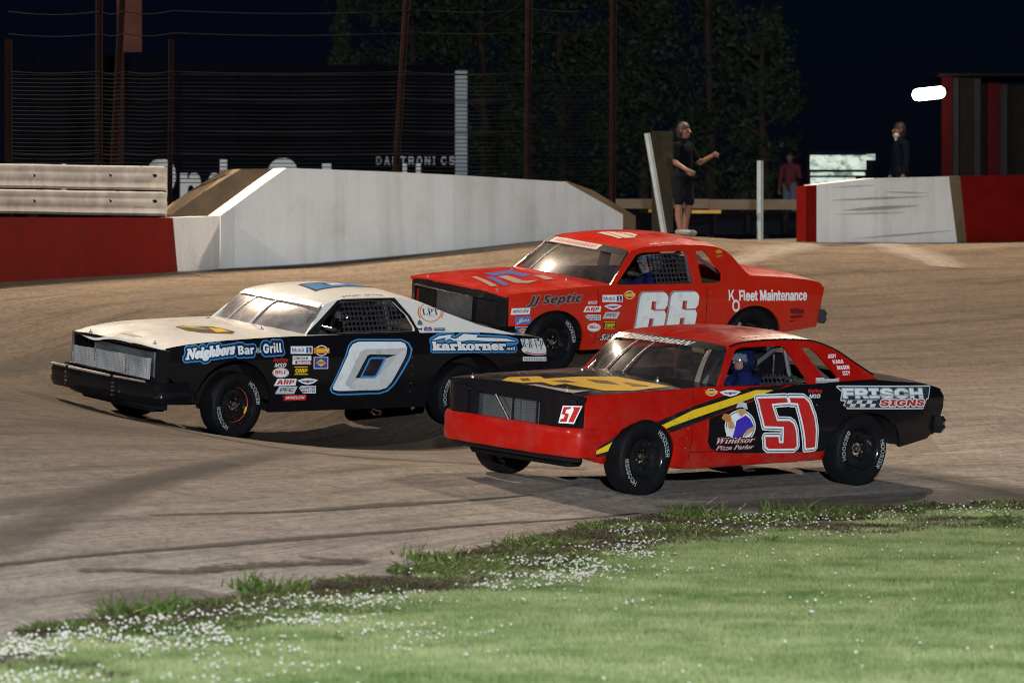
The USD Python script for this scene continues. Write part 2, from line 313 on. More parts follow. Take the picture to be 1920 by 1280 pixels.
M['asphalt'] = mat('worn_asphalt', {
    'uv': ('uvmap', {'attribute': 'st'}), 'mp': ('mapping', {'scale': (0.16, 1.3, 1.0)}), 'mp2': ('mapping', {'scale': (0.45, 13.0, 1.0)}), 'mp3': ('mapping', {'scale': (1.6, 34.0, 1.0)}), 'streak3': ('noise_texture', {'scale': 1.0, 'detail': 4.0, 'roughness': 0.7}), 'r4': ('rgb_ramp', {'ramp': [(0.3, (0.62, 0.61, 0.60)), (0.55, (1.0, 1.0, 1.0)), (0.75, (1.16, 1.15, 1.14))]}), 'm4': ('mix_color', {'blend_type': 'multiply', 'fac': 1.0, 'use_clamp_result': False}), 'sep': ('separate_xyz', {}),
    'streak': ('noise_texture', {'scale': 1.0, 'detail': 8.0, 'roughness': 0.68, 'distortion': 0.3}), 'streak2': ('noise_texture', {'scale': 1.0, 'detail': 6.0, 'roughness': 0.7}),
    'mpg': ('mapping', {'scale': (14.0, 4.0, 1.0)}), 'grit': ('noise_texture', {'scale': 1.0, 'detail': 5.0, 'roughness': 0.8}), 'r5': ('rgb_ramp', {'ramp': [(0.3, (0.58, 0.57, 0.56)), (0.45, (0.97, 0.97, 0.97)), (0.7, (1.35, 1.33, 1.30))]}), 'm5': ('mix_color', {'blend_type': 'multiply', 'fac': 0.85}), 'blot': ('noise_texture', {'scale': 0.9, 'detail': 9.0, 'roughness': 0.78, 'distortion': 0.8}), 'r6': ('rgb_ramp', {'ramp': [(0.32, (0.72, 0.71, 0.70)), (0.48, (1.0, 1.0, 1.0)), (0.68, (1.15, 1.14, 1.13))]}), 'm6': ('mix_color', {'blend_type': 'multiply', 'fac': 1.0}), 'geo': ('geometry', {}), 'grain': ('noise_texture', {'scale': 38.0, 'detail': 4.0, 'roughness': 0.85}), 'patch': ('noise_texture', {'scale': 0.35, 'detail': 4.0}),
    'across': ('rgb_ramp', {'ramp': [(0.0, (0.42, 0.385, 0.36)), (0.10, (0.39, 0.35, 0.32)), (0.25, (0.29, 0.25, 0.22)), (0.42, (0.145, 0.116, 0.096)), (0.62, (0.100, 0.078, 0.062)), (0.8, (0.125, 0.098, 0.075)), (1.0, (0.18, 0.142, 0.108))]}),
    'tn': ('math', {'math_type': 'divide', 'value2': 26.0}),
    'r1': ('rgb_ramp', {'ramp': [(0.28, (0.45, 0.44, 0.44)), (0.5, (1, 1, 1)), (0.75, (1.25, 1.22, 1.18))]}), 'r2': ('rgb_ramp', {'ramp': [(0.28, (0.48, 0.46, 0.45)), (0.48, (0.95, 0.95, 0.94)), (0.7, (1.15, 1.14, 1.12))]}),
    'r3': ('rgb_ramp', {'ramp': [(0.25, (0.5, 0.5, 0.52)), (0.5, (0.95, 0.95, 0.95)), (0.75, (1.45, 1.43, 1.40))]}),
    'm1': ('mix_color', {'blend_type': 'multiply', 'fac': 1.0}), 'm2': ('mix_color', {'blend_type': 'multiply', 'fac': 1.0}), 'm3': ('mix_color', {'blend_type': 'multiply', 'fac': 0.8}),
    'b': ('bump', {'strength': 0.7, 'distance': 0.012}), 'p': ('principled_bsdf', {'roughness': 0.9, 'specular_ior_level': 0.08})},
    [('uv.UV', 'mp.vector'), ('uv.UV', 'mp2.vector'), ('mp.vector', 'streak.vector'), ('mp2.vector', 'streak2.vector'), ('uv.UV', 'sep.vector'), ('sep.y', 'tn.value1'), ('tn.value', 'across.fac'),
     ('geo.position', 'grain.vector'), ('streak.fac', 'r1.fac'), ('streak2.fac', 'r2.fac'), ('grain.fac', 'r3.fac'), ('across.color', 'm1.a'), ('r1.color', 'm1.b'), ('m1.result', 'm2.a'), ('r2.color', 'm2.b'),
     ('m2.result', 'm3.a'), ('r3.color', 'm3.b'), ('uv.UV', 'mp3.vector'), ('mp3.vector', 'streak3.vector'), ('streak3.fac', 'r4.fac'), ('m3.result', 'm4.a'), ('r4.color', 'm4.b'), ('geo.position', 'mpg.vector'), ('mpg.vector', 'grit.vector'), ('grit.fac', 'r5.fac'), ('m4.result', 'm5.a'), ('r5.color', 'm5.b'), ('geo.position', 'blot.vector'), ('blot.fac', 'r6.fac'), ('m5.result', 'm6.a'), ('r6.color', 'm6.b'), ('m6.result', 'p.base_color'), ('grain.fac', 'b.height'), ('b.normal', 'p.normal')])
track = xform('track', label='banked worn asphalt race track with rubber streaks', cat='race track', kind='structure')
obj('surface', (TV, q), M['asphalt'], track, smooth=True, uv=uvT)
# seams, tyre marks, dirt and dark strips on the asphalt, each a thin sheet just above it
def markmat(name, col, lo, hi, scale=9.0, top=0.9, aniso=(0.9, 5.0)):
    """A worn mark: opacity falls off to the sides of the strip and is broken up by noise drawn out along it."""
    return mat(name, {'uv': ('uvmap', {'attribute': 'st'}), 'sep': ('separate_xyz', {}), 'mp': ('mapping', {'scale': (aniso[0], aniso[1], 1.0)}), 'n': ('noise_texture', {'scale': scale, 'detail': 6.0, 'roughness': 0.75}),
                      'edge': ('math', {'math_type': 'sine'}), 'pi': ('math', {'math_type': 'multiply', 'value2': PI}), 'mul': ('math', {'math_type': 'multiply'}),
                      'mr': ('map_range', {'from_min': lo, 'from_max': hi, 'to_min': 0.0, 'to_max': top, 'clamp': True}),
                      't': ('transparent_bsdf', {}), 'd': ('principled_bsdf', {'base_color': col, 'roughness': 0.85, 'specular_ior_level': 0.2}), 'm': ('mix_closure', {})},
               [('uv.UV', 'mp.vector'), ('mp.vector', 'n.vector'), ('uv.UV', 'sep.vector'), ('sep.y', 'pi.value1'), ('pi.value', 'edge.value1'), ('edge.value', 'mul.value1'), ('n.fac', 'mul.value2'), ('mul.value', 'mr.value'),
                ('mr.result', 'm.fac'), ('t.BSDF', 'm.closure1'), ('d.BSDF', 'm.closure2')], surface='m.closure')
M['rubberdark'] = markmat('rubber_and_dark_streak', (0.05, 0.043, 0.040), 0.10, 0.75, 2.2, 0.75, (0.5, 7.0))
M['crack'] = markmat('dark_seam', (0.022, 0.020, 0.018), 0.22, 0.50, 3.0, 0.95, (1.2, 1.5))
M['dirt'] = markmat('dark_dirt', (0.035, 0.022, 0.016), 0.40, 0.50, 4.0, 0.95, (1.6, 2.2))
def strip(name, pix, width, m, lift=0.006, n=60):
    p = np.array([on_ground(*a) for a in pix]); c, s = curve(p, n)
    d = np.gradient(c[:, :2], axis=0); d /= np.linalg.norm(d, axis=1, keepdims=True); nrm = np.stack([-d[:, 1], d[:, 0]], -1)
    wv = np.interp(np.linspace(0, 1, n), np.linspace(0, 1, len(np.atleast_1d(width))), np.atleast_1d(width))
    rows = []
    for k in np.linspace(-0.5, 0.5, 5):
        xy = c[:, :2] + nrm * (wv * k)[:, None]; rows.append(np.c_[xy, ground_z(xy[:, 0], xy[:, 1]) + lift])
    V = np.stack(rows, 1).reshape(-1, 3); i, j = np.meshgrid(np.arange(n - 1), np.arange(4), indexing='ij')
    f = np.stack([i * 5 + j, (i + 1) * 5 + j, (i + 1) * 5 + j + 1, i * 5 + j + 1], -1).reshape(-1, 4)
    uv = np.stack(np.meshgrid(s, np.linspace(0, 1, 5), indexing='ij'), -1).reshape(-1, 2)
    obj(name, (V, f), m, track, smooth=True, uv=uv)
strip('seam', [(-40, 1063), (0, 1059), (182, 1040), (364, 1026), (547, 1011), (693, 1000), (772, 994), (892, 984), (1012, 977), (1200, 962)], [0.13, 0.12, 0.22, 0.14, 0.1, 0.08], M['crack'])
strip('seam', [(280, 966), (400, 963), (520, 960), (600, 956), (680, 950), (780, 944), (1000, 928)], [0.05, 0.10, 0.16, 0.28, 0.14, 0.06], M['crack'], 0.007)
strip('tyre_mark', [(-30, 1035), (0, 1022), (70, 985), (150, 955), (250, 915), (380, 880), (560, 846)], [0.55, 0.5, 0.4], M['rubberdark'], 0.008)
strip('tyre_mark', [(-30, 957), (0, 952), (100, 935), (200, 918), (330, 888), (430, 868)], [0.5, 0.4, 0.3], M['rubberdark'], 0.010)
strip('tyre_mark', [(300, 795), (600, 850), (900, 870), (1100, 880)], [0.3, 0.6, 0.3], M['rubberdark'], 0.012)  # dark strip running from one near car to the next
strip('tyre_mark', [(1640, 875), (1750, 892), (1960, 935)], [0.5, 0.9, 1.2], M['rubberdark'], 0.009)  # dark strip widening to the right behind the nearest car
strip('tyre_mark', [(-20, 700), (100, 672), (260, 640)], [0.5, 0.4], M['rubberdark'], 0.008)
strip('dirt_patch', [(-20, 537), (120, 528), (330, 515), (420, 509), (600, 494), (850, 475), (1160, 447)], [0.5, 0.9, 0.6, 0.9], M['rubberdark'], 0.014)
strip('dirt_patch', [(1535, 461), (1650, 453), (1800, 443), (1960, 433)], [0.3, 0.6, 0.4], M['rubberdark'], 0.014)
strip('dirt_patch', [(150, 1072), (240, 1070), (330, 1074), (420, 1066), (500, 1060), (680, 1056)], [0.25, 0.5, 0.35], M['dirt'], 0.011)
strip('dirt_patch', [(560, 1044), (640, 1052), (680, 1051)], [0.3, 0.4], M['dirt'], 0.012)
strip('dirt_patch', [(190, 1140), (260, 1128), (340, 1118), (400, 1112)], [0.5, 1.1, 0.6], M['rubberdark'], 0.013)
M['palewear'] = markmat('pale_scrape', (0.36, 0.32, 0.28), 0.15, 0.7, 2.5, 0.75, (0.7, 5.0))
strip('pale_wear', [(1375, 496), (1430, 478), (1520, 459)], [0.6, 1.2, 0.7], M['palewear'], 0.013)
strip('pale_wear', [(1640, 452), (1700, 472), (1775, 502)], [0.8, 1.4, 0.8], M['palewear'], 0.013)
strip('dirt_patch', [(1250, 955), (1500, 945), (1700, 938), (1960, 925)], [0.6, 1.0, 1.4], M['rubberdark'], 0.013)

# ------------------------------------------------------------------ cars
def lin(pts):
    a = np.asarray(pts, float)
    return lambda u: np.interp(u, a[:, 0], a[:, 1])
def smoothline(pts):
    a = np.asarray(pts, float); pch = PchipInterpolator(a[:, 0], a[:, 1])
    return lambda u: pch(np.clip(u, a[0, 0], a[-1, 0]))
class Car:
    """Surfaces of one car in its own frame (x forward, y to its left, z up); u = -x runs from nose to tail as on the side facing the infield."""
    def __init__(s, key, spec):
        s.key, s.sp = key, spec; s.R, s.pos, s.wb = CARS[key]['R'], CARS[key]['pos'], CARS[key]['wb']
        s.ztop = smoothline(spec['top']); s.rail = smoothline(spec['rail'])
        s.nose, s.tail = spec['side'][0][0], spec.get('tail', 2.6)
    def side_y(s, u, z):
        u, z = np.asarray(u, float), np.asarray(z, float)
        w = 0.925 - 0.07 * np.clip((-1.6 - u) / 0.6, 0, 2) ** 2 - 0.05 * np.clip((u - 1.8) / 0.7, 0, 2) ** 2
        d = (z - 0.62) / 0.35
        y = w - np.where(d > 0, 0.045, 0.05) * d * d + 0.008 * np.exp(-((z - 0.80) / 0.05) ** 2)
        return y + 0.008 * (meshkit.noise(np.stack([u * 2.1 + 7, z * 3.0, 0 * u + spec_seed[s.key]], -1)) - 0.5)
    def side(s, u, z, off=0.0, sg=1): return np.stack([-u, sg * (s.side_y(u, z) + off), z], -1)
    def gh_y(s, z): return 0.875 - 0.45 * (np.asarray(z) - 0.95)
    def gh(s, u, z, off=0.0, sg=1): return np.stack([-u, sg * (s.gh_y(z) + off), z + off * 0.4], -1)
    def crown(s, u): return np.interp(u, [-0.3, 0.1, 0.9, 1.3, 2.2], s.sp.get('crown', [0.04, 0.065, 0.06, 0.045, 0.03]))
    def roof(s, u, yn, off=0.0):
        z = s.rail(u); y = yn * s.gh_y(z)
        return np.stack([-u, y, z + s.crown(u) * (1 - np.abs(yn) ** 2.6) + off], -1)
    def deck(s, u, yn, off=0.0):
        z = s.ztop(u); y = yn * s.side_y(u, z)
        bend = s.sp.get('bend', 0.0) * np.exp(-((yn + 0.45) / 0.3) ** 2) * np.clip((-1.7 - u) / 0.5, 0, 1)
        return np.stack([-u, y, z + 0.045 * (1 - np.abs(yn) ** 2.2) - bend + off], -1)
    # picture measure -> surface coordinates
    def _hit(s, px, py, n, c):
        o = (EYE - s.pos) @ s.R; d = ray(px, py) @ s.R
        return o + d * ((c - o @ n) / (d @ n))
    def uv_side(s, px, py):
        y = 0.92
        for _ in range(4):
            q = s._hit(px, py, np.array([0, 1.0, 0]), y); y = float(s.side_y(-q[0], q[2]))
        return -q[0], q[2]
    def uv_gh(s, px, py):
        q = s._hit(px, py, np.array([0, 1, 0.45]), 0.875 + 0.45 * 0.95); return -q[0], q[2]
    def uv_top(s, px, py, fn):
        z = 1.0 if fn == 'deck' else 1.4
        for _ in range(25):
            q = s._hit(px, py, np.array([0, 0, 1.0]), z); u = float(np.clip(-q[0], -2.6, 2.7))
            if fn == 'deck': hw = float(s.side_y(u, s.ztop(u)))
            else: hw = float(s.gh_y(s.rail(u)))
            yn = float(np.clip(q[1] / hw, -1, 1)); z = 0.6 * z + 0.4 * getattr(s, fn)(np.array([u]), np.array([yn]))[0, 2]
        return u, yn
    def uv_front(s, px, py):
        q = s._hit(px, py, np.array([1.0, 0, 0]), s.sp['face_x']); return -q[1], q[2]   # left to right as seen from the front
    def front(s, a, z, off=0.0):
        return np.stack([s.sp['face_x'] + off - 0.10 * np.clip((np.abs(a) - 0.55) / 0.35, 0, 1.3) ** 2, -a, z], -1)

spec_seed = {'51': 1.5, '0': 4.5, '66': 9.5}
def arch(u0, r, top, sill=0.1, n=20, pw=2.0):
    t = np.linspace(0, PI, n)
    return Polygon([(u0 - r, sill - 0.3)] + [(u0 - r * math.copysign(abs(math.cos(a)) ** (2 / pw), math.cos(a)), sill + 0.15 + (top - sill - 0.15) * math.sin(a) ** (2 / pw)) for a in t] + [(u0 + r, sill - 0.3)])
SPEC = {
 '51': dict(top=[(-2.3, 0.865), (-2.1, 0.885), (-1.0, 0.93), (-0.55, 0.945), (0.67, 0.945), (1.06, 0.96), (1.55, 0.975), (1.85, 0.955), (2.24, 0.93), (2.45, 0.895), (2.62, 0.85)],
    side=[(-2.095, 0.86), (-2.09, 0.34), (-1.83, 0.28), (-0.76, 0.205), (0.98, 0.245), (1.97, 0.34), (2.37, 0.41), (2.50, 0.52), (2.585, 0.70), (2.59, 0.80), (2.54, 0.865)],
    arches=[(-1.40, 0.42, 0.655), (1.47, 0.50, 0.675)], tail=2.52,
    rail=[(-0.5, 1.10), (-0.20, 1.275), (0.0, 1.315), (0.5, 1.335), (0.85, 1.325), (1.13, 1.255), (1.40, 1.115), (1.66, 0.975)],
    pillar=[(-0.47, 0.93), (-0.20, 1.275), (0.0, 1.315), (0.5, 1.335), (0.85, 1.325), (1.13, 1.255), (1.40, 1.115), (1.66, 0.965), (1.5, 0.93)],
    wins=[[(-0.13, 1.25), (-0.05, 1.275), (0.47, 1.285), (0.54, 1.26), (0.73, 0.955), (0.70, 0.945), (-0.40, 0.945)], [(0.74, 1.265), (0.86, 1.255), (0.93, 1.215), (1.13, 1.00), (1.10, 0.985), (0.94, 0.985)]],
    ws=(-0.20, 0.43, 0.72), rearwin=(0.98, 1.56), face_x=2.19, body='red51', roofm='red51', ghm='red51', hoodm='black', deckm='matt', tailm='black', glass='glass51', steer=3, floor=0.26),
 '0': dict(top=[(-2.55, 0.90), (-2.33, 0.915), (-2.1, 0.955), (-1.6, 0.995), (-0.7, 1.015), (0.8, 1.01), (1.7, 0.995), (2.1, 0.965), (2.5, 0.925), (2.65, 0.90)],
    side=[(-2.285, 0.905), (-2.27, 0.64), (-1.94, 0.38), (-1.0, 0.235), (1.04, 0.225), (2.05, 0.40), (2.60, 0.48), (2.68, 0.62), (2.66, 0.80), (2.60, 0.91)],
    arches=[(-1.49, 0.47, 0.795), (1.55, 0.51, 0.785)], tail=2.58, crown=[0.035, 0.06, 0.055, 0.04, 0.02],
    rail=[(-0.5, 1.16), (-0.24, 1.315), (0.0, 1.365), (0.4, 1.38), (0.75, 1.36), (1.05, 1.30), (1.35, 1.195), (1.75, 1.065), (2.2, 0.965)],
    pillar=[(-0.58, 1.0), (-0.24, 1.315), (0.0, 1.365), (0.4, 1.38), (0.75, 1.36), (1.05, 1.30), (1.35, 1.195), (1.75, 1.065), (2.2, 0.965), (2.0, 0.94), (0.9, 0.985)],
    wins=[[(-0.13, 1.28), (-0.04, 1.335), (0.60, 1.34), (0.66, 1.32), (0.80, 1.185), (0.865, 1.06), (0.86, 1.025), (-0.43, 1.025)]],
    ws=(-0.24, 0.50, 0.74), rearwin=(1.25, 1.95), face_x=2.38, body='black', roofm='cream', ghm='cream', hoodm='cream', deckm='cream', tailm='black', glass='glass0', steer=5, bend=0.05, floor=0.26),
 '66': dict(top=[(-2.2, 0.80), (-2.05, 0.85), (-1.4, 0.905), (-0.7, 0.94), (0.94, 0.945), (1.15, 0.975), (1.35, 1.02), (1.76, 1.005), (2.38, 0.94), (2.52, 0.89)],
    side=[(-1.985, 0.80), (-1.97, 0.56), (-1.98, 0.36), (-0.98, 0.235), (1.1, 0.28), (1.78, 0.37), (2.40, 0.43), (2.46, 0.76), (2.50, 0.87), (2.40, 0.93)],
    arches=[(-1.38, 0.42, 0.685), (1.43, 0.42, 0.69)], tail=2.43,
    rail=[(-0.5, 1.13), (-0.24, 1.29), (0.0, 1.335), (0.5, 1.355), (0.95, 1.335), (1.12, 1.285), (1.20, 1.225), (1.34, 1.06), (1.5, 0.99)],
    pillar=[(-0.62, 0.93), (-0.24, 1.29), (0.0, 1.335), (0.5, 1.355), (0.95, 1.335), (1.12, 1.285), (1.20, 1.225), (1.34, 1.06), (1.42, 0.99), (1.2, 0.93)],
    wins=[[(-0.17, 1.25), (-0.08, 1.275), (0.50, 1.29), (0.56, 1.27), (0.57, 0.955), (0.55, 0.945), (-0.53, 0.945)], [(0.69, 1.285), (0.80, 1.285), (0.84, 1.26), (1.00, 1.03), (0.98, 0.97), (0.90, 0.945), (0.68, 0.945)]],
    ws=(-0.24, 0.57, 0.80), rearwin=(1.08, 1.33), face_x=2.08, body='red66', roofm='red66', ghm='red66', hoodm='red66', deckm='red66', tailm='red66', glass='glass66', steer=4, floor=0.26),
}
TYRE = [(0.205, -0.100), (0.232, -0.117), (0.272, -0.124), (0.310, -0.117), (0.328, -0.102), (0.3345, -0.080), (0.336, -0.03), (0.336, 0.03), (0.3345, 0.080), (0.328, 0.102), (0.310, 0.117), (0.272, 0.124), (0.232, 0.117), (0.205, 0.100)]
_side_r = np.array([0.205, 0.232, 0.272, 0.310, 0.328]); _side_w = np.array([0.100, 0.117, 0.124, 0.117, 0.102])
def tyre_text(text, mid, face=1, r0=0.238, h=0.048):
    sh = letters(text, 'semi'); sh = affinity.scale(sh, h * 0.92, h, origin=(0, 0)); w = sh.bounds[2]
    def fm(u, v):
        th = mid + (u - w / 2) / 0.262; r = r0 + v
        y = face * (np.interp(r, _side_r, _side_w) + 0.0025)
        return np.stack([-face * r * np.sin(th), y, r * np.cos(th)], -1)
    return sheet(sh, fm, du=0.02, dv=0.02)
def build_wheel(car, k, x, y, steer, spin, stripe, letter_in=False):
    sg = 1 if y > 0 else -1
    Rz = rot(steer, 0, 0)
    w = xform('wheel', car, (x, y, 0.336), Rz @ np.diag([1, 1, 1]))
    obj('tyre', lathe_y(TYRE, 64), M['rubber'], w, smooth=40)
    o = sg
    prof = [(0.203, -0.098), (0.212, -0.104), (0.195, -0.098), (0.186, -0.06), (0.186, 0.02), (0.19, 0.085), (0.212, 0.105), (0.214, 0.111), (0.206, 0.112), (0.190, 0.095), (0.178, 0.045), (0.160, 0.012), (0.135, 0.004), (0.075, 0.018), (0.062, 0.030), (0.055, 0.031)]
    rimp = [(r, yy * o) for r, yy in prof]
    obj('rim', lathe_y(rimp, 48), M['blackmetal'], w, smooth=35)
    holes = []
    for i in range(8):
        a = spin + i * PI / 4
        c = trimesh.creation.cylinder(0.021, 0.012, sections=12); c.apply_transform(trimesh.transformations.rotation_matrix(PI / 2, [1, 0, 0])); c.apply_translation((0.118 * math.sin(a), 0.010 * o, 0.118 * math.cos(a))); holes.append(c)
    for c in holes: obj('vent_hole', c, M['dark'], w)
    hub = lathe_y([(0.0, 0.062 * o), (0.03, 0.06 * o), (0.036, 0.05 * o), (0.038, 0.02 * o)], 20)
    obj('hub', hub, M['steel'], w, smooth=40)
    for i in range(5):
        a = spin + i * 2 * PI / 5
        c = trimesh.creation.cylinder(0.011, 0.03, sections=6); c.apply_transform(trimesh.transformations.rotation_matrix(PI / 2, [1, 0, 0])); c.apply_translation((0.060 * math.sin(a), 0.040 * o, 0.060 * math.cos(a)))
        obj('lug_nut', c, M['chrome'], w)
    if stripe:
        obj('rim_stripe', lathe_y([(0.176, 0.050 * o), (0.180, 0.055 * o)], 48), M['orangeline'], w)
        ym = [m for m in [tube([(0.170 * math.sin(a) * -1, 0.050 * o, 0.170 * math.cos(a)) for a in np.linspace(1.75, 2.15, 6)], 0.010, 6)]]
        obj('yellow_mark', cat(ym), M['yellow'], w)
    faces = [sg] + ([-sg] if letter_in else [])
    for fc in faces:
        for mid in (spin, spin + PI):
            obj('tyre_lettering', tyre_text('HOOSIER', mid, fc), M['tyreprint'], w)
    return w

def decal_mesh(items, base, fmap, du=0.15, dv=0.06, step=0.0007, first=0.0025):
    """Layers of printed colour: items (shape, colour); later ones lie over earlier ones."""
    V, Fc, C, n = [], [], [], 0
    for i, (shp, col) in enumerate(items):
        if base is not None: shp = shp.buffer(0).intersection(base)
        if shp.is_empty: continue
        got = cells(shp, du, dv)
        if got is None: continue
        v, f = got
        V.append(fmap(v[:, 0], v[:, 1], first + i * step)); Fc.append(f + n); n += len(v); C.append(np.tile(col, (len(v), 1)))
    if not V: return None
    return np.vstack(V), np.vstack(Fc), np.vstack(C)

WHITE, RED, BLK, YEL, BLUE, LBLUE, ORG, GREY = (0.80, 0.82, 0.84), (0.50, 0.02, 0.015), (0.012, 0.012, 0.014), (0.80, 0.52, 0.02), (0.02, 0.05, 0.30), (0.05, 0.28, 0.62), (0.75, 0.22, 0.03), (0.36, 0.38, 0.41)
class Deco:
    """Printed decals of one car, measured in picture coordinates and laid on its real surfaces."""
    def __init__(s, car, surf):
        s.c, s.surf, s.items = car, surf, []
        s.h = {'side': car.uv_side, 'gh': car.uv_gh, 'hood': lambda x, y: car.uv_top(x, y, 'deck'), 'roof': lambda x, y: car.uv_top(x, y, 'roof'), 'front': car.uv_front}[surf]
    def uv(s, pts): return [s.h(*p) for p in pts]
    def P(s, pts, col, grow=0.0, sm=0.0):
        p = Polygon(s.uv(pts)).buffer(0)
        if sm: p = p.buffer(-sm).buffer(2 * sm).buffer(-sm)
        s.items.append((p.buffer(grow) if grow else p, col)); return s
    def E(s, cx, cy, rx, ry, col, inner=None, a0=0, a1=2 * PI):
        t = np.linspace(a0, a1, 36)
        o = [(cx + rx * math.cos(a), cy + ry * math.sin(a)) for a in t]
        if inner: o += [(cx + inner * rx * math.cos(a), cy + inner * ry * math.sin(a)) for a in t[::-1]]
        return s.P(o, col)
    def T(s, text, x0, y0, x1, y1, h, col, style='sans', slant=0.0, out=()):
        (a, b), (c, d) = s.uv([(x0, y0), (x1, y1)]); hh = s.h(x0, y0 - h)[1] - b
        sh = letters(text, style); w = sh.bounds[2]
        sx = (c - a) / w
        sh = affinity.affine_transform(sh, [sx, slant * hh, (d - b) / w, hh, a, b])
        for g, cc in out: s.items.append((sh.buffer(g), cc))
        s.items.append((sh, col)); return s
    def box(s, x0, y0, x1, y1, col): return s.P([(x0, y0), (x1, y0), (x1, y1), (x0, y1)], col)

class Printer:
    def __init__(s, car, prim, bases): s.car, s.prim, s.bases = car, prim, bases; s.count = 0
    def lay(s, d, name='decal', label=None):
        c = s.car; s.count += 1
        f0 = 0.0026 + 0.0009 * (s.count % 3)
        if d.surf == 'side': fm, grid = (lambda u, v, o: c.side(u, v, o)), (0.10, 0.03)
        elif d.surf == 'gh': fm, grid = (lambda u, v, o: c.gh(u, v, o)), (0.5, 0.5)
        elif d.surf == 'hood': fm, grid = (lambda u, v, o: c.deck(u, v, o)), (0.08, 0.07)
        elif d.surf == 'roof': fm, grid = (lambda u, v, o: c.roof(u, v, o)), (0.08, 0.07)
        else: fm, grid = (lambda u, v, o: c.front(u, v, o)), (0.08, 0.3)
        base = s.bases.get(d.surf)
        whole = unary_union([g.buffer(0) for g, _ in d.items]).intersection(base)
        for piece in (flat(whole) if name in ('yellow_stripe', 'hood_flames', 'hood_number') else [whole]):
            got = decal_mesh(d.items, piece.buffer(1e-5) if piece is not whole else base, fm, *grid, first=f0)
            if got: obj(name, (got[0], got[1]), M['decal'], s.prim, colors=got[2], label=label)

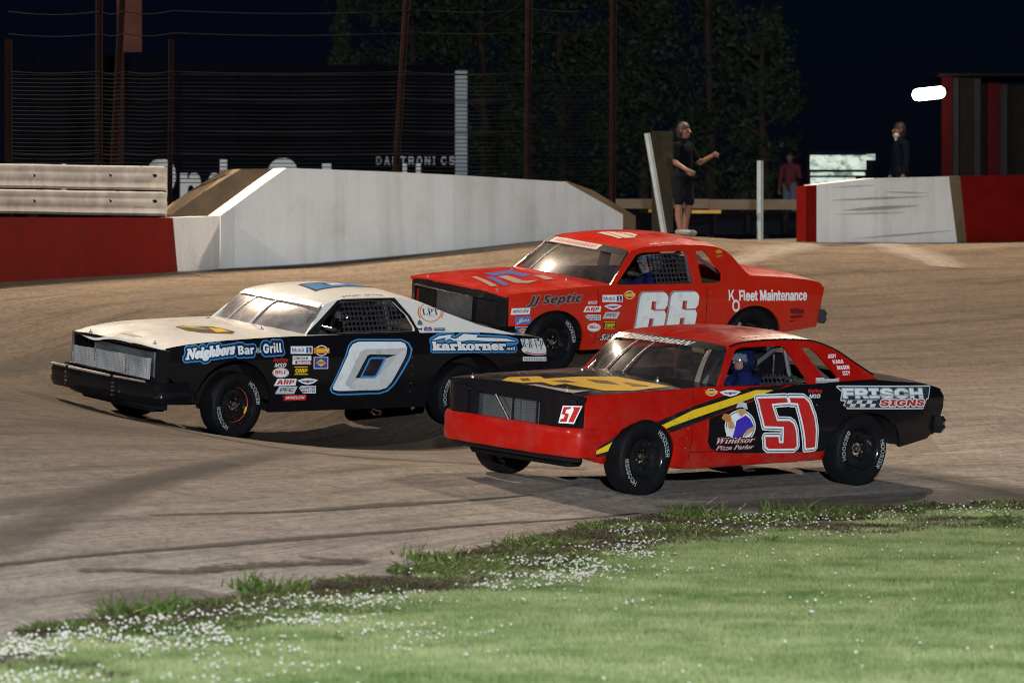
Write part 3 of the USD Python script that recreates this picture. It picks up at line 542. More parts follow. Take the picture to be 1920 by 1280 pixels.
def in_y(t): return lambda u, v: np.tile([0.0, -t, 0.0], (len(u), 1))
def down(t): return lambda u, v: np.tile([0.0, 0.0, -t], (len(u), 1))
def build_car(key, name, label, group):
    sp = SPEC[key]; c = Car(key, sp)
    root = xform(name, None, c.pos, c.R, label=label, cat='race car', group=group)
    # sides with wheel openings
    tops = [(u, float(c.ztop(u))) for u in np.linspace(sp['side'][0][0], sp['side'][-1][0], 40)]
    body = Polygon(sp['side'] + tops[::-1]).buffer(0)
    for u0, r, t in sp['arches']: body = body.difference(arch(u0, r, t, sp['side'][0][1] * 0 + 0.2))
    body = max(flat(body.buffer(-0.012).buffer(0.012)), key=lambda g: g.area)
    parts = [('side_panel', body, M[sp['body']])]
    if key == '51':
        Q = Polygon([c.uv_side(*p) for p in [(1330, 784), (1400, 757), (1455, 731), (1470, 726.5), (1520, 712), (1540, 705), (1571, 695), (1830, 690), (1830, 880), (1690, 880), (1575, 862), (1561, 838), (1538, 846), (1381, 849.5), (1345, 847), (1332, 840), (1327, 828)]]).buffer(0)
        parts = [('side_panel', body.difference(Q), M['red51']), ('quarter_panel', body.intersection(Q), M['black'])]
    seams = [sbox(a - 0.004, 0.30, a + 0.004, float(c.ztop(a)) - 0.03) for a in (-0.80, 0.73)] + [sbox(-0.80, 0.36, 0.73, 0.366)]
    for g_ in seams: obj('panel_seam', sheet(g_.intersection(body), lambda u, v: c.side(u, v, 0.0018)), M['dark'], root)
    rv = [(u, v) for u in (-0.86, 0.79) for v in np.arange(0.40, 0.90, 0.09)]
    for u_, v_ in rv: obj('rivet', trimesh.creation.icosphere(1, 0.008).apply_translation(c.side(np.array([u_]), np.array([v_]), 0.001)[0]), M['steel'], root)
    for sg in (1, -1):
      for nm_, pg, mt_ in parts:
        obj(nm_, sheet(max(flat(pg), key=lambda g: g.area), lambda u, v: c.side(u, v, 0, sg), in_y(0.03 * sg)), mt_, root, smooth=40)
    # hood, deck lid
    ubt, uws, uwc = sp['ws'][0], -sp['ws'][1], -sp['ws'][2]
    yn = np.linspace(-1, 1, 15)
    rear_edge = [(uws + (uwc - uws) * (1 - a * a) + 0.02, a) for a in yn]
    nose = sp['side'][0][0] - 0.10
    hood = Polygon([(nose + 0.06 * abs(a) ** 3, a) for a in yn] + rear_edge[::-1]).buffer(0)
    obj('hood', sheet(hood, lambda u, v: c.deck(u, v), down(0.025), 0.08, 0.07), M[sp['hoodm']], root, smooth=30)
    u_deck = sp['rearwin'][1] - 0.02
    deckp = Polygon([(u_deck, -1), (sp['tail'] + 0.03, -1), (sp['tail'] + 0.05, 0), (sp['tail'] + 0.03, 1), (u_deck, 1)])
    obj('deck_lid', sheet(deckp, lambda u, v: c.deck(u, v), down(0.025), 0.08, 0.07), M[sp['deckm']], root, smooth=30)
    # roof with the rear window opening, pillars with the side windows
    r0, r1 = sp['rearwin']; u_end = sp['pillar'][-2][0] if sp['pillar'][-2][0] > r1 else sp['pillar'][-1][0]
    u_end = max(p[0] for p in sp['pillar'])
    front_edge = [(ubt - 0.05 * (1 - a * a), a) for a in yn]
    roofp = Polygon(front_edge + [(u_end, 1), (u_end, -1)]).buffer(0)
    hole = Polygon([(r0 + 0.03, -0.78), (r0, 0), (r0 + 0.03, 0.78), (u_end + 0.1, 0.82), (u_end + 0.1, -0.82)])
    obj('roof', sheet(roofp.difference(hole), lambda u, v: c.roof(u, v), down(0.022), 0.08, 0.07), M[sp['roofm']], root, smooth=35)
    obj('rear_window', sheet(hole.buffer(0.012).intersection(sbox(r0 - 0.05, -0.85, u_end - 0.01, 0.85)), lambda u, v: c.roof(u, v, -0.012), None, 0.08, 0.07), M['glassq'], root, smooth=True)
    pil = Polygon(sp['pillar']).buffer(0)
    for w in sp['wins']: pil = pil.difference(Polygon(w).buffer(-0.012).buffer(0.012))
    for sg in (1, -1):
        obj('roof_pillar', sheet(pil, lambda u, v: c.gh(u, v, 0, sg), in_y(0.028 * sg), 0.3, 0.12), M[sp['ghm']], root, smooth=35)
    for u_, a_ in ((nose + 0.12, -0.72), (nose + 0.12, 0.72), (uwc - 0.12, -0.55), (uwc - 0.12, 0.55)):
        b_ = c.deck(np.array([u_]), np.array([a_]))[0]; obj('hood_pin', cat(tube([b_, b_ + [0, 0, 0.03]], 0.007, 6), tube([b_ + [0, 0, 0.001], b_ + [0, 0, 0.006]], 0.022, 10)), M['steel'], root)
    # windshield
    def wsmap(a, t, off=0.0):
        a = np.asarray(a, float); t = np.asarray(t, float)
        b = c.deck(uws + (uwc - uws) * (1 - a * a) + 0.0 * t, a * 0.965); tp = c.roof(ubt - 0.05 * (1 - a * a) + 0.0 * t, a * 0.985)
        p = b + t[:, None] * (tp - b); n = np.array([0.55, 0, 0.83]); bul = 0.03 * np.sin(PI * t)
        return p + n * (bul + off)[:, None]
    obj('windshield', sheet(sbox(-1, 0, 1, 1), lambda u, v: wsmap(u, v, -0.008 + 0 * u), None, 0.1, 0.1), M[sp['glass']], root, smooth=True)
    # front and rear closing panels
    fz = float(c.ztop(nose))
    fp = Polygon([(-0.86, 0.30), (0.86, 0.30), (0.87, fz - 0.005), (0.5, fz + 0.02), (-0.5, fz + 0.02), (-0.87, fz - 0.005)])
    opening = sp.get('opening')
    obj('front_panel', sheet(fp.difference(Polygon(opening)) if opening else fp, lambda u, v: c.front(u, v, 0.0), lambda u, v: np.tile([-0.03, 0, 0], (len(u), 1)), 0.1, 0.3), M['black'], root, smooth=35)
    ta = sp['tail']; rz = float(c.ztop(ta))
    rp = Polygon([(-0.84, 0.44), (0.84, 0.44), (0.85, rz - 0.01), (0.4, rz + 0.02), (-0.4, rz + 0.02), (-0.85, rz - 0.01)])
    obj('rear_panel', sheet(rp, lambda u, v: np.stack([-(ta + 0.05 - 0.12 * np.abs(u) ** 3), u, v], -1), lambda u, v: np.tile([0.03, 0, 0], (len(u), 1)), 0.1, 0.3), M[sp['tailm']], root, smooth=35)
    # underside, wheel houses, cockpit
    fl = sp['floor']; wx = c.wb / 2
    obj('floor_pan', cat(bx(-1.0, 0.9, -0.83, 0.83, fl, fl + 0.03), bx(-ta + 0.05, -1.9, -0.7, 0.7, 0.42, 0.46), bx(-2.0, -0.9, -0.6, 0.6, 0.44, 0.48)), M['dark'], root)
    rails = [tube([(nx, s * 0.42, 0.34), (1.0, s * 0.42, 0.30), (0.8, s * 0.6, 0.24), (-0.9, s * 0.6, 0.24), (-1.1, s * 0.45, 0.46), (-ta + 0.1, s * 0.45, 0.46)], 0.045, 6) for s in (-1, 1) for nx in (-nose - 0.25,)]
    obj('frame_rail', rails[0], M['dark'], root); obj('frame_rail', rails[1], M['dark'], root)
    axle = [tube([(-wx, -0.76, 0.336), (-wx, 0.76, 0.336)], 0.05, 8), trimesh.creation.icosphere(1, 0.15)]
    axle[1].apply_translation((-wx, 0.05, 0.336))
    obj('rear_axle', cat(axle), M['dark'], root)
    arms = []
    for s in (-1, 1):
        arms += [tube([(wx + 0.1, s * 0.40, 0.26), (wx, s * 0.76, 0.24)], 0.022, 6), tube([(wx - 0.15, s * 0.40, 0.26), (wx, s * 0.76, 0.24)], 0.022, 6), tube([(wx, s * 0.45, 0.52), (wx, s * 0.74, 0.46)], 0.018, 6), tube([(wx + 0.18, s * 0.3, 0.30), (wx + 0.14, s * 0.75, 0.31)], 0.014, 6),
                 tube([(wx - 0.02, s * 0.50, 0.26), (wx - 0.02, s * 0.50, 0.72)], 0.05, 8)]
    for m in arms: obj('suspension_arm', m, M['dark'], root)
    obj('engine', cat(bx(0.85, 1.75, -0.28, 0.28, 0.30, 0.74, 0.04), bx(1.0, 1.6, -0.34, 0.34, 0.5, 0.66, 0.03), bx(-nose - 0.30, -nose - 0.22, -0.40, 0.40, 0.34, 0.80)), M['dark'], root)
    for u0, r, t in sp['arches']:
        a = np.linspace(0.05, PI - 0.05, 18); ro = r + 0.03
        ring = Polygon([(u0 - ro * math.cos(x), 0.34 + (t - 0.30) * math.sin(x)) for x in a] + [(u0 - (ro - 0.02) * math.cos(x), 0.34 + (t - 0.32) * math.sin(x)) for x in a[::-1]])
        plate = Polygon([(u0 - ro * math.cos(x), 0.34 + (t - 0.30) * math.sin(x)) for x in a])
        for sg in (1, -1):
            ms = []
            for g, y0, y1 in ((ring, 0.50, 0.885), (plate, 0.48, 0.50)):
                m = trimesh.creation.extrude_polygon(g, y1 - y0, engine='earcut'); v = m.vertices.copy()
                m.vertices = np.stack([-v[:, 0], sg * (y0 + v[:, 2]), v[:, 1]], -1); ms.append(m)
            obj('wheel_house', cat(ms), M['dark'], root)
    zb = float(c.ztop(0.0))
    obj('firewall', cat(bx(0.78, 0.80, -0.84, 0.84, 0.26, zb - 0.03)), M['dark'], root)
    obj('dashboard', bx(0.32, 0.62, -0.80, 0.80, zb - 0.20, zb - 0.03, 0.03), M['blackmetal'], root)
    obj('rear_bulkhead', cat(bx(-1.02, -1.0, -0.83, 0.83, 0.28, zb - 0.02), bx(-r1 + 0.0, -1.0, -0.80, 0.80, zb - 0.06, zb - 0.035)), M['dark'], root)
    seat = cat(bx(-0.62, -0.12, 0.16, 0.62, 0.36, 0.44, 0.02), bx(-0.70, -0.60, 0.15, 0.63, 0.40, 1.02, 0.03), bx(-0.66, -0.40, 0.12, 0.16, 0.4, 0.72), bx(-0.66, -0.40, 0.62, 0.66, 0.4, 0.72), bx(-0.69, -0.56, 0.22, 0.26, 0.98, 1.20, 0.01), bx(-0.69, -0.56, 0.53, 0.57, 0.98, 1.20, 0.01), bx(-0.72, -0.67, 0.22, 0.57, 0.98, 1.20, 0.01))
    obj('seat', seat, M['blackmetal'], root, smooth=30)
    zr = float(c.rail(0.3)) - 0.02; yr = float(c.gh_y(zr)) - 0.07; yb = 0.74
    rc = 0.022
    cage = [tube([(-0.62, s * yb, 0.30), (-0.62, s * yb, zb), (-0.60, s * yr, zr)], rc) for s in (-1, 1)]
    cage += [tube([(-0.60, -yr, zr), (-0.60, yr, zr)], rc), tube([(0.17, -yr, zr - 0.04), (0.17, yr, zr - 0.04)], rc)]
    for s in (-1, 1):
        cage += [tube([(-0.60, s * yr, zr), (0.17, s * yr, zr - 0.04), (0.56, s * 0.76, zb - 0.05), (0.60, s * 0.76, 0.3)], rc), tube([(-0.60, s * yr * 0.9, zr), (-1.55, s * 0.5, zb - 0.10), (-1.9, s * 0.45, 0.5)], rc)]
        for z in (0.42, 0.55, 0.68): cage.append(tube([(-0.62, s * yb, z), (0.0, s * 0.82, z), (0.58, s * 0.76, z)], rc, 6))
    cage += [tube([(-0.62, -yb, 0.35), (-0.60, yr, zr)], rc), tube([(-0.62, -yb, 0.92), (-0.62, yb, 0.92)], rc)]
    obj('roll_cage', cat(cage), M[sp.get('cagem', 'cage')], root, smooth=40)
    t = np.linspace(0, 2 * PI, 25); cw = np.array([0.24, 0.39, zb - 0.06]); ax1, ax2 = np.array([0, 1.0, 0]), np.array([-0.35, 0, 0.94])
    ring = [cw + 0.175 * (math.cos(a) * ax1 + math.sin(a) * ax2) for a in t]
    obj('steering_wheel', cat(tube(ring, 0.015, 6, False), tube([cw + 0.17 * ax1, cw - 0.17 * ax1], 0.012, 5), tube([cw - 0.17 * ax2, cw], 0.012, 5), tube([cw, cw + np.array([0.3, 0, -0.08])], 0.02, 6)), M['web'], root, smooth=40)
    # wheels
    for x, st in ((wx, sp['steer']), (-wx, 0)):
        for y in (0.85, -0.85):
            build_wheel(root, key, x, y, st, sp.get('spin', (1.05, 1.75))[0 if x > 0 else 1], key == '0', letter_in=(x > 0 and y < 0))
    c.body, c.pil, c.hoodp, c.roofp, c.wsmap, c.fp = body, pil, hood, roofp.difference(hole), wsmap, fp
    return c, root, Printer(c, root, {'side': body, 'gh': pil, 'hood': hood, 'roof': roofp.difference(hole), 'front': fp})
SPEC['0']['opening'] = [(-0.74, 0.62), (0.74, 0.62), (0.74, 0.90), (-0.74, 0.90)]
SPEC['51']['opening'] = [(-0.40, 0.58), (0.42, 0.58), (0.42, 0.80), (-0.40, 0.80)]
SPEC['66']['opening'] = [(-0.74, 0.50), (0.74, 0.50), (0.74, 0.78), (-0.74, 0.78)]
def bumper(path, z0, z1, depth, bulge=0.02):
    """A pressed bumper: a closed section carried along a path in plan (front face line)."""
    p, _ = curve([(x, y, 0) for x, y in path], 60); d = np.gradient(p[:, :2], axis=0); d /= np.linalg.norm(d, axis=1, keepdims=True); n = np.stack([-d[:, 1], d[:, 0]], -1)
    h = z1 - z0
    sec = [(-depth, 0), (-0.01, 0), (0.0, 0.015), (bulge, h * 0.3), (bulge * 0.4, h * 0.5), (bulge, h * 0.72), (0.0, h - 0.02), (-0.015, h), (-depth, h)]
    V = np.array([[(p[i, 0] + n[i, 0] * o, p[i, 1] + n[i, 1] * o, z0 + dz) for o, dz in sec] for i in range(60)]).reshape(-1, 3)
    m = len(sec); f = []
    for i in range(59):
        for j in range(m):
            k = (j + 1) % m; f += [(i * m + j, i * m + k, (i + 1) * m + k), (i * m + j, (i + 1) * m + k, (i + 1) * m + j)]
    for b in (0, 59 * m): f += [(b, b + j, b + j + 1) for j in range(1, m - 1)]
    V[:, 2] += 0.012 * (meshkit.noise(np.c_[V[:, 1] * 5, V[:, 2] * 4, V[:, 0] * 3]) - 0.5); V[:, 0] += 0.03 * (meshkit.noise(np.c_[V[:, 1] * 3.0, V[:, 2] * 4, 0 * V[:, 0] + 3]) - 0.5)
    return trimesh.Trimesh(V, np.array(f), process=False)
GROUP = 'stock cars racing through the turn'
car0, prim0, pr0 = build_car('0', 'stock_car', 'black stock car with white hood and roof and blue-edged number 0', GROUP)
car66, prim66, pr66 = build_car('66', 'stock_car', 'all red stock car numbered 66 behind the other two', GROUP)
car51, prim51, pr51 = build_car('51', 'stock_car', 'red and black stock car with yellow stripe and number 51, nearest the grass', GROUP)
def px_front(c, pts): return [c.uv_front(*p) for p in pts]
# car 0: nose
obj('bumper', bumper([(2.05, 0.93), (2.37, 0.90), (2.48, 0.5), (2.53, 0.0), (2.55, -0.5), (2.53, -0.86), (2.34, -0.95), (2.05, -0.95)], 0.36, 0.58, 0.10), M['black'], prim0, smooth=30)
scr = Polygon([(-0.70, 0.60), (0.72, 0.60), (0.74, 0.785), (-0.71, 0.815)])
obj('grille_screen', sheet(scr, lambda u, v: car0.front(u, v, 0.035 - 0.02 * np.sin(u * 5) ** 2), lambda u, v: np.tile([-0.006, 0, 0], (len(u), 1)), 0.08, 0.3), M['screen0'], prim0, smooth=True)
for y in (0.32, -0.25, -0.66): obj('grille_bar', tube([(2.425, y, 0.60), (2.425, y, 0.83)], 0.009, 6), M['steel'], prim0)
obj('grille_bar', tube([(2.425, -0.70, 0.60), (2.425, 0.72, 0.60)], 0.008, 6), M['steel'], prim0)
obj('radiator', bx(2.18, 2.24, -0.55, 0.55, 0.5, 0.86, 0.01), M['screen51'], prim0)
for y in (-0.55, 0.30):
    for z in (0.40, 0.44, 0.48, 0.52): obj('bumper_bolt', bx(2.55, 2.575, y - 0.012, y + 0.012, z - 0.01, z + 0.01), M['steel'], prim0)
obj('rear_bumper', bumper([(-2.45, -0.93), (-2.68, -0.85), (-2.74, 0.0), (-2.70, 0.84), (-2.5, 0.93)], 0.46, 0.62, 0.08), M['black'], prim0, smooth=30)
# car 51: nose
obj('bumper_cover', bumper([(1.98, 0.925), (2.13, 0.91), (2.21, 0.80), (2.255, 0.3), (2.255, -0.3), (2.22, -0.72), (2.14, -0.88), (1.9, -0.93)], 0.345, 0.60, 0.12, 0.012), M['red51'], prim51, smooth=30)
obj('grille_core', bx(2.10, 2.13, -0.46, 0.40, 0.52, 0.82), M['screen51'], prim51)
for a, b in ((0.07, 0.07), (0.05, -0.16), (0.38, 0.38)): obj('grille_bar', tube([(2.20, a, 0.57), (2.20, b, 0.80)], 0.011, 6), M['blackmetal'], prim51)
for s in (1, -1):
    hp = sbox(-0.15, 0.61, 0.15, 0.845).buffer(-0.03).buffer(0.03)
    obj('headlight_cover', sheet(affinity.translate(hp, -s * 0.67, 0), lambda u, v: car51.front(u, v, 0.018 + 0.03 * (1 - ((u + s * 0.67) / 0.15) ** 2).clip(0)), lambda u, v: np.tile([-0.05, 0, 0], (len(u), 1)), 0.05, 0.3), M['black'], prim51, smooth=40)
obj('rear_bumper', bumper([(-2.4, -0.93), (-2.60, -0.85), (-2.68, 0.0), (-2.64, 0.82), (-2.5, 0.94)], 0.46, 0.62, 0.08), M['black'], prim51, smooth=30)
obj('front_valance', bx(1.9, 2.1, -0.6, 0.7, 0.24, 0.34, 0.03), M['dark'], prim51)
obj('front_valance', bx(2.15, 2.35, -0.6, 0.7, 0.26, 0.36, 0.03), M['dark'], prim0)
# car 66: nose
obj('grille_screen', sheet(sbox(-0.31, 0.5, 0.33, 0.775), lambda u, v: car66.front(-u, v, -0.015), lambda u, v: np.tile([-0.006, 0, 0], (len(u), 1)), 0.08, 0.3), M['screen66'], prim66)
obj('grille_core', bx(1.98, 2.01, -0.72, 0.72, 0.45, 0.80), M['dark'], prim66)
obj('grille_bar', cat(tube([(2.09, -0.70, 0.785), (2.09, 0.30, 0.785)], 0.010, 6)), M['steel'], prim66)
obj('bumper', bumper([(1.9, 0.92), (2.10, 0.88), (2.17, 0.3), (2.17, -0.3), (2.10, -0.88), (1.9, -0.93)], 0.36, 0.52, 0.10), M['black'], prim66, smooth=30)
obj('rear_bumper', bumper([(-2.35, -0.94), (-2.50, -0.86), (-2.58, 0.0), (-2.56, 0.80), (-2.47, 0.95)], 0.47, 0.63, 0.08), M['black'], prim66, smooth=30)
# windshield straps
def strap(c, prim, a0, a1, w, m):
    obj('windshield_strap', sheet(sbox(-w / 2, 0.0, w / 2, 1.0), lambda u, v: c.wsmap(a0 + (a1 - a0) * v + u, v, 0.004 + 0 * u), lambda u, v: np.tile([-0.003, 0, -0.003], (len(u), 1)), 0.5, 0.1), m, prim, smooth=True)
M['straplight'] = plain('pale_strap', (0.55, 0.52, 0.50), 0.3, var=0.1); M['strapdull'] = plain('dull_strap', (0.16, 0.13, 0.11), 0.5)
strap(car0, prim0, 0.12, 0.10, 0.045, M['straplight']); strap(car0, prim0, -0.42, -0.40, 0.03, M['straplight'])
strap(car51, prim51, -0.10, -0.08, 0.02, M['strapdull']); strap(car51, prim51, -0.42, -0.38, 0.02, M['strapdull']); strap(car51, prim51, 0.80, 0.78, 0.05, M['strapdull'])
strap(car66, prim66, -0.45, -0.40, 0.02, M['strapdull'])
# window nets
def net(c, prim, poly):
    nv = []
    x0, y0, x1, y1 = poly.bounds
    for i in np.arange(x0 + 0.03, x1, 0.055): nv.append(sbox(i - 0.0085, y0, i + 0.0085, y1))
    for j in np.arange(y0 + 0.02, y1, 0.05): nv.append(sbox(x0, j - 0.0085, x1, j + 0.0085))
    g = unary_union(nv).intersection(poly)
    obj('window_net', sheet(g, lambda u, v: c.gh(u, v, -0.035), in_y(0.003), 0.5, 0.5), M['web'], prim)
net(car0, prim0, Polygon([(0.0, 1.33), (0.62, 1.34), (0.80, 1.17), (0.70, 1.03), (-0.05, 1.03)]))
net(car66, prim66, Polygon([(0.0, 1.27), (0.52, 1.28), (0.55, 0.95), (0.08, 0.95)]))
net(car51, prim51, Polygon([(0.20, 1.05), (0.60, 1.05), (0.70, 0.95), (0.10, 0.95)]))

# ------------------------------------------------------------------ printed decals
CREAM = (0.78, 0.76, 0.72)
def badge_series(D, cx, cy, w=14, h=10):
    D.E(cx, cy, w * 0.8, h, WHITE); D.E(cx, cy, w * 0.68, h * 0.8, BLK)
    D.P([(cx - w, cy - h * 0.55), (cx + w * 0.95, cy - h * 0.5), (cx + w, cy + h * 0.5), (cx - w * 0.95, cy + h * 0.55)], ORG)
    D.P([(cx - w * 0.6, cy - h * 0.3), (cx + w * 0.5, cy - h * 0.25), (cx + w * 0.45, cy + h * 0.25), (cx - w * 0.65, cy + h * 0.3)], YEL)
    for k in range(3): D.box(cx + w * (0.5 + 0.14 * k), cy - h * (0.35 - 0.3 * (k % 2)), cx + w * (0.62 + 0.14 * k), cy - h * (0.05 - 0.3 * (k % 2)), WHITE)
    return D
def wings(D, x0, y0, x1, y1):
    w, h = x1 - x0, y1 - y0
    D.P([(x0, y0 + h * 0.3), (x0 + w * 0.35, y0), (x0 + w * 0.65, y0), (x1, y0 + h * 0.25), (x0 + w * 0.78, y0 + h * 0.75), (x0 + w * 0.5, y1), (x0 + w * 0.22, y0 + h * 0.75)], WHITE)
    D.P([(x0 + w * 0.15, y0 + h * 0.32), (x0 + w * 0.85, y0 + h * 0.28), (x0 + w * 0.72, y0 + h * 0.62), (x0 + w * 0.28, y0 + h * 0.64)], (0.20, 0.22, 0.45))
    D.P([(x0 + w * 0.42, y0 + h * 0.5), (x0 + w * 0.5, y0 + h * 0.25), (x0 + w * 0.58, y0 + h * 0.5), (x0 + w * 0.5, y0 + h * 0.85)], RED); return D
def mobil(D, x0, y0, x1, y1):
    w, h = x1 - x0, y1 - y0
    D.P([(x0, y0), (x1, y0 - h * 0.02), (x1, y1), (x0, y1)], WHITE)
    D.T('M', x0 + w * 0.06, y1 - h * 0.25, x0 + w * 0.24, y1 - h * 0.25, h * 0.52, BLUE, 'semi'); D.T('o', x0 + w * 0.25, y1 - h * 0.25, x0 + w * 0.36, y1 - h * 0.25, h * 0.52, RED, 'semi')
    D.T('bil', x0 + w * 0.37, y1 - h * 0.25, x0 + w * 0.62, y1 - h * 0.25, h * 0.52, BLUE, 'semi')
    D.box(x0 + w * 0.70, y0 + h * 0.12, x0 + w * 0.95, y1 - h * 0.12, (0.03, 0.06, 0.2)); D.T('1', x0 + w * 0.78, y1 - h * 0.22, x0 + w * 0.88, y1 - h * 0.22, h * 0.55, WHITE); return D
def arp(D, x0, y0, x1, y1):
    w, h = x1 - x0, y1 - y0
    D.P([(x0, y1), (x0 + w * 0.16, y0), (x1, y0), (x1 - w * 0.05, y1 - h * 0.05)], WHITE); D.T('ARP', x0 + w * 0.12, y1 - h * 0.2, x1 - w * 0.14, y1 - h * 0.22, h * 0.6, RED, 'sans', 0.25); return D
def pfc(D, x0, y0, x1, y1):
    w, h = x1 - x0, y1 - y0
    D.P([(x0, y1), (x0 + w * 0.2, y0), (x1, y0), (x1 - w * 0.16, y1)], (0.55, 0.57, 0.6)); D.T('PFC', x0 + w * 0.2, y1 - h * 0.28, x1 - w * 0.22, y1 - h * 0.3, h * 0.5, (0.10, 0.11, 0.14), 'sans', 0.3); return D
def bell(D, cx, cy, rx, ry):
    D.E(cx, cy, rx, ry, WHITE); D.E(cx, cy, rx * 0.92, ry * 0.88, RED, 0.94); D.T('BELL', cx - rx * 0.68, cy + ry * 0.25, cx + rx * 0.68, cy + ry * 0.22, ry * 0.75, RED); return D
def omp(D, x0, y0, x1, y1):
    h = y1 - y0; D.box(x0, y0, x1, y1, (0.02, 0.02, 0.01)); D.box(x0 + 1, y0 + h * 0.05, x1 - 1, y0 + h * 0.15, YEL); D.box(x0 + 1, y1 - h * 0.15, x1 - 1, y1 - h * 0.05, YEL)
    D.T('OMP', x0 + 2, y1 - h * 0.25, x1 - 2, y1 - h * 0.25, h * 0.48, YEL); return D
def holley(D, x0, y0, x1, y1, sub=True):
    h = y1 - y0; D.T('Holley', x0, y0 + h * 0.47, x1, y0 + h * 0.45, h * 0.42, (0.62, 0.03, 0.03), 'sansi'); D.T('MSD', x0 + (x1 - x0) * 0.08, y1, x1 - (x1 - x0) * 0.15, y1 - h * 0.02, h * 0.40, WHITE, 'sansi', 0.1); return D
def qm(D, x0, y0, x1, y1):
    h = y1 - y0; D.P([(x0, y0 + h * 0.3), (x0 + 4, y0), (x1, y0), (x1, y1), (x0 + 8, y1)], WHITE)
    D.T('QUARTER', x0 + 2, y0 + h * 0.47, x1 - 1.5, y0 + h * 0.45, h * 0.33, (0.06, 0.08, 0.22)); D.T('MASTER', x0 + 6, y1 - h * 0.1, x1 - 1.5, y1 - h * 0.12, h * 0.33, (0.06, 0.08, 0.22)); return D
def sunoco(D, x0, y0, x1, y1):
    w, h = x1 - x0, y1 - y0
    D.box(x0, y0, x1, y1, WHITE); D.box(x0 + w * .04, y0 + h * .05, x1 - w * .04, y1 - h * .05, (0.03, 0.06, 0.40))
    D.P([(x0 + w * .1, y0 + h * .5), (x0 + w * .5, y0 + h * .18), (x0 + w * .9, y0 + h * .5), (x0 + w * .5, y0 + h * .82)], YEL)
    D.P([(x0 + w * .1, y0 + h * .12), (x0 + w * .3, y0 + h * .2), (x0 + w * .16, y0 + h * .34)], RED); D.P([(x0 + w * .9, y0 + h * .88), (x0 + w * .68, y0 + h * .8), (x0 + w * .84, y0 + h * .66)], RED)
    D.T('SUNOCO', x0 + w * .08, y0 + h * .60, x0 + w * .92, y0 + h * .58, h * .2, (0.02, 0.04, 0.25)); return D
def whelen(D, x0, y0, x1, y1, bg, fg):
    h = y1 - y0; D.P([(x0 + 2, y0), (x1, y0 - 1), (x1 - 1, y1 - 1), (x0, y1)], bg); D.T('WHELEN', x0 + 4, y1 - h * .3, x1 - 4, y1 - h * .36, h * .46, fg, 'sansi', 0.1); return D

def scrawl(D, u0, u1, v, h, col, seed):
    """Handwriting too small to read in the photograph: joined strokes."""
    r = np.random.default_rng(seed); n = int((u1 - u0) / (abs(h) * 0.34)); us = np.linspace(u0, u1, n); ln = []
    for k in range(n): ln.append((us[k] + r.uniform(-.2, .2) * abs(h) * .3, v + (h * r.choice([0.5, 0.6, 1.0, 0.9]) if k % 2 else h * r.uniform(-0.1, 0.1))))
    cut = n // 2; D.items += [(LineString(ln[:cut]).buffer(abs(h) * 0.10), col), (LineString(ln[cut + 1:]).buffer(abs(h) * 0.10), col)]
# --- car 0
c, pr = car0, pr0
d = Deco(c, 'gh'); d.P([(606, 592), (634, 561), (739, 558), (769, 592), (788, 626), (572, 628)], BLK); pr.lay(d, 'window_surround')
d = Deco(c, 'side'); d.T('Neighbors', 348, 673, 439, 662, 19, WHITE, 'serifi', 0.1, [(0.040, LBLUE), (0.028, (0.01, 0.02, 0.06)), (0.010, (0.30, 0.45, 0.6))]); d.items[-1] = (d.items[-1][0].buffer(0.006), WHITE)
d.T('Bar', 446, 664.5, 476, 663, 16.5, WHITE, 'sans', 0, [(0.040, LBLUE), (0.028, (0.01, 0.02, 0.06))]); d.T('&', 479, 661, 490, 660.5, 9, (0.6, 0.6, 0.55), 'serif'); d.T('Grill', 493, 662, 528, 660, 17.5, WHITE, 'sans', 0, [(0.040, LBLUE), (0.028, (0.01, 0.02, 0.06))])
d.items.sort(key=lambda t: {LBLUE: 0, (0.01, 0.02, 0.06): 1}.get(tuple(t[1]), 2)); pr.lay(d, 'lettering')
d = Deco(c, 'side'); mobil(d, 545, 649, 586, 663); pr.lay(d)
d = Deco(c, 'side'); badge_series(d, 602.5, 657, 15, 10); pr.lay(d)
d = Deco(c, 'side'); d.box(548, 667, 583, 683, WHITE); d.T('LINCOLN', 550, 674, 577, 673.5, 5, (0.05, 0.05, 0.08)); d.P([(553, 676), (583, 675), (583, 682), (553, 682)], (0.35, 0.02, 0.03)); d.T('WELDERS', 556, 681.5, 581, 681, 4.5, WHITE); pr.lay(d)
d = Deco(c, 'side'); sunoco(d, 588, 669, 615, 691); pr.lay(d)
d = Deco(c, 'side'); holley(d, 512, 670, 540, 688); pr.lay(d)
d = Deco(c, 'side'); bell(d, 526, 698.5, 15.5, 9.2); pr.lay(d)
d = Deco(c, 'side'); omp(d, 551, 686, 578, 703); pr.lay(d)
d = Deco(c, 'side'); arp(d, 513, 709.5, 556, 723); pr.lay(d)
d = Deco(c, 'side'); wings(d, 557, 709, 596, 721); pr.lay(d)
d = Deco(c, 'side'); pfc(d, 515, 724, 558, 738); pr.lay(d)
d = Deco(c, 'side'); qm(d, 560, 723, 592, 737); pr.lay(d)
d = Deco(c, 'side'); whelen(d, 531, 740, 574, 751, (0.55, 0.02, 0.02), WHITE); pr.lay(d)
q = lambda pts: [(600 + x * .26042, 500 + y * .26042) for x, y in pts]
d = Deco(c, 'side')
d.P(q([(66, 880), (200, 570), (225, 535), (270, 518), (590, 520), (640, 545), (665, 590), (645, 670), (535, 850), (490, 895), (430, 915), (130, 926), (85, 910)]), LBLUE, 0, 0.03)
d.P(q([(78, 878), (208, 575), (232, 543), (275, 528), (585, 529), (630, 552), (653, 592), (635, 664), (527, 843), (484, 885), (428, 905), (132, 915), (92, 902)]), (0.012, 0.014, 0.03), 0, 0.03)
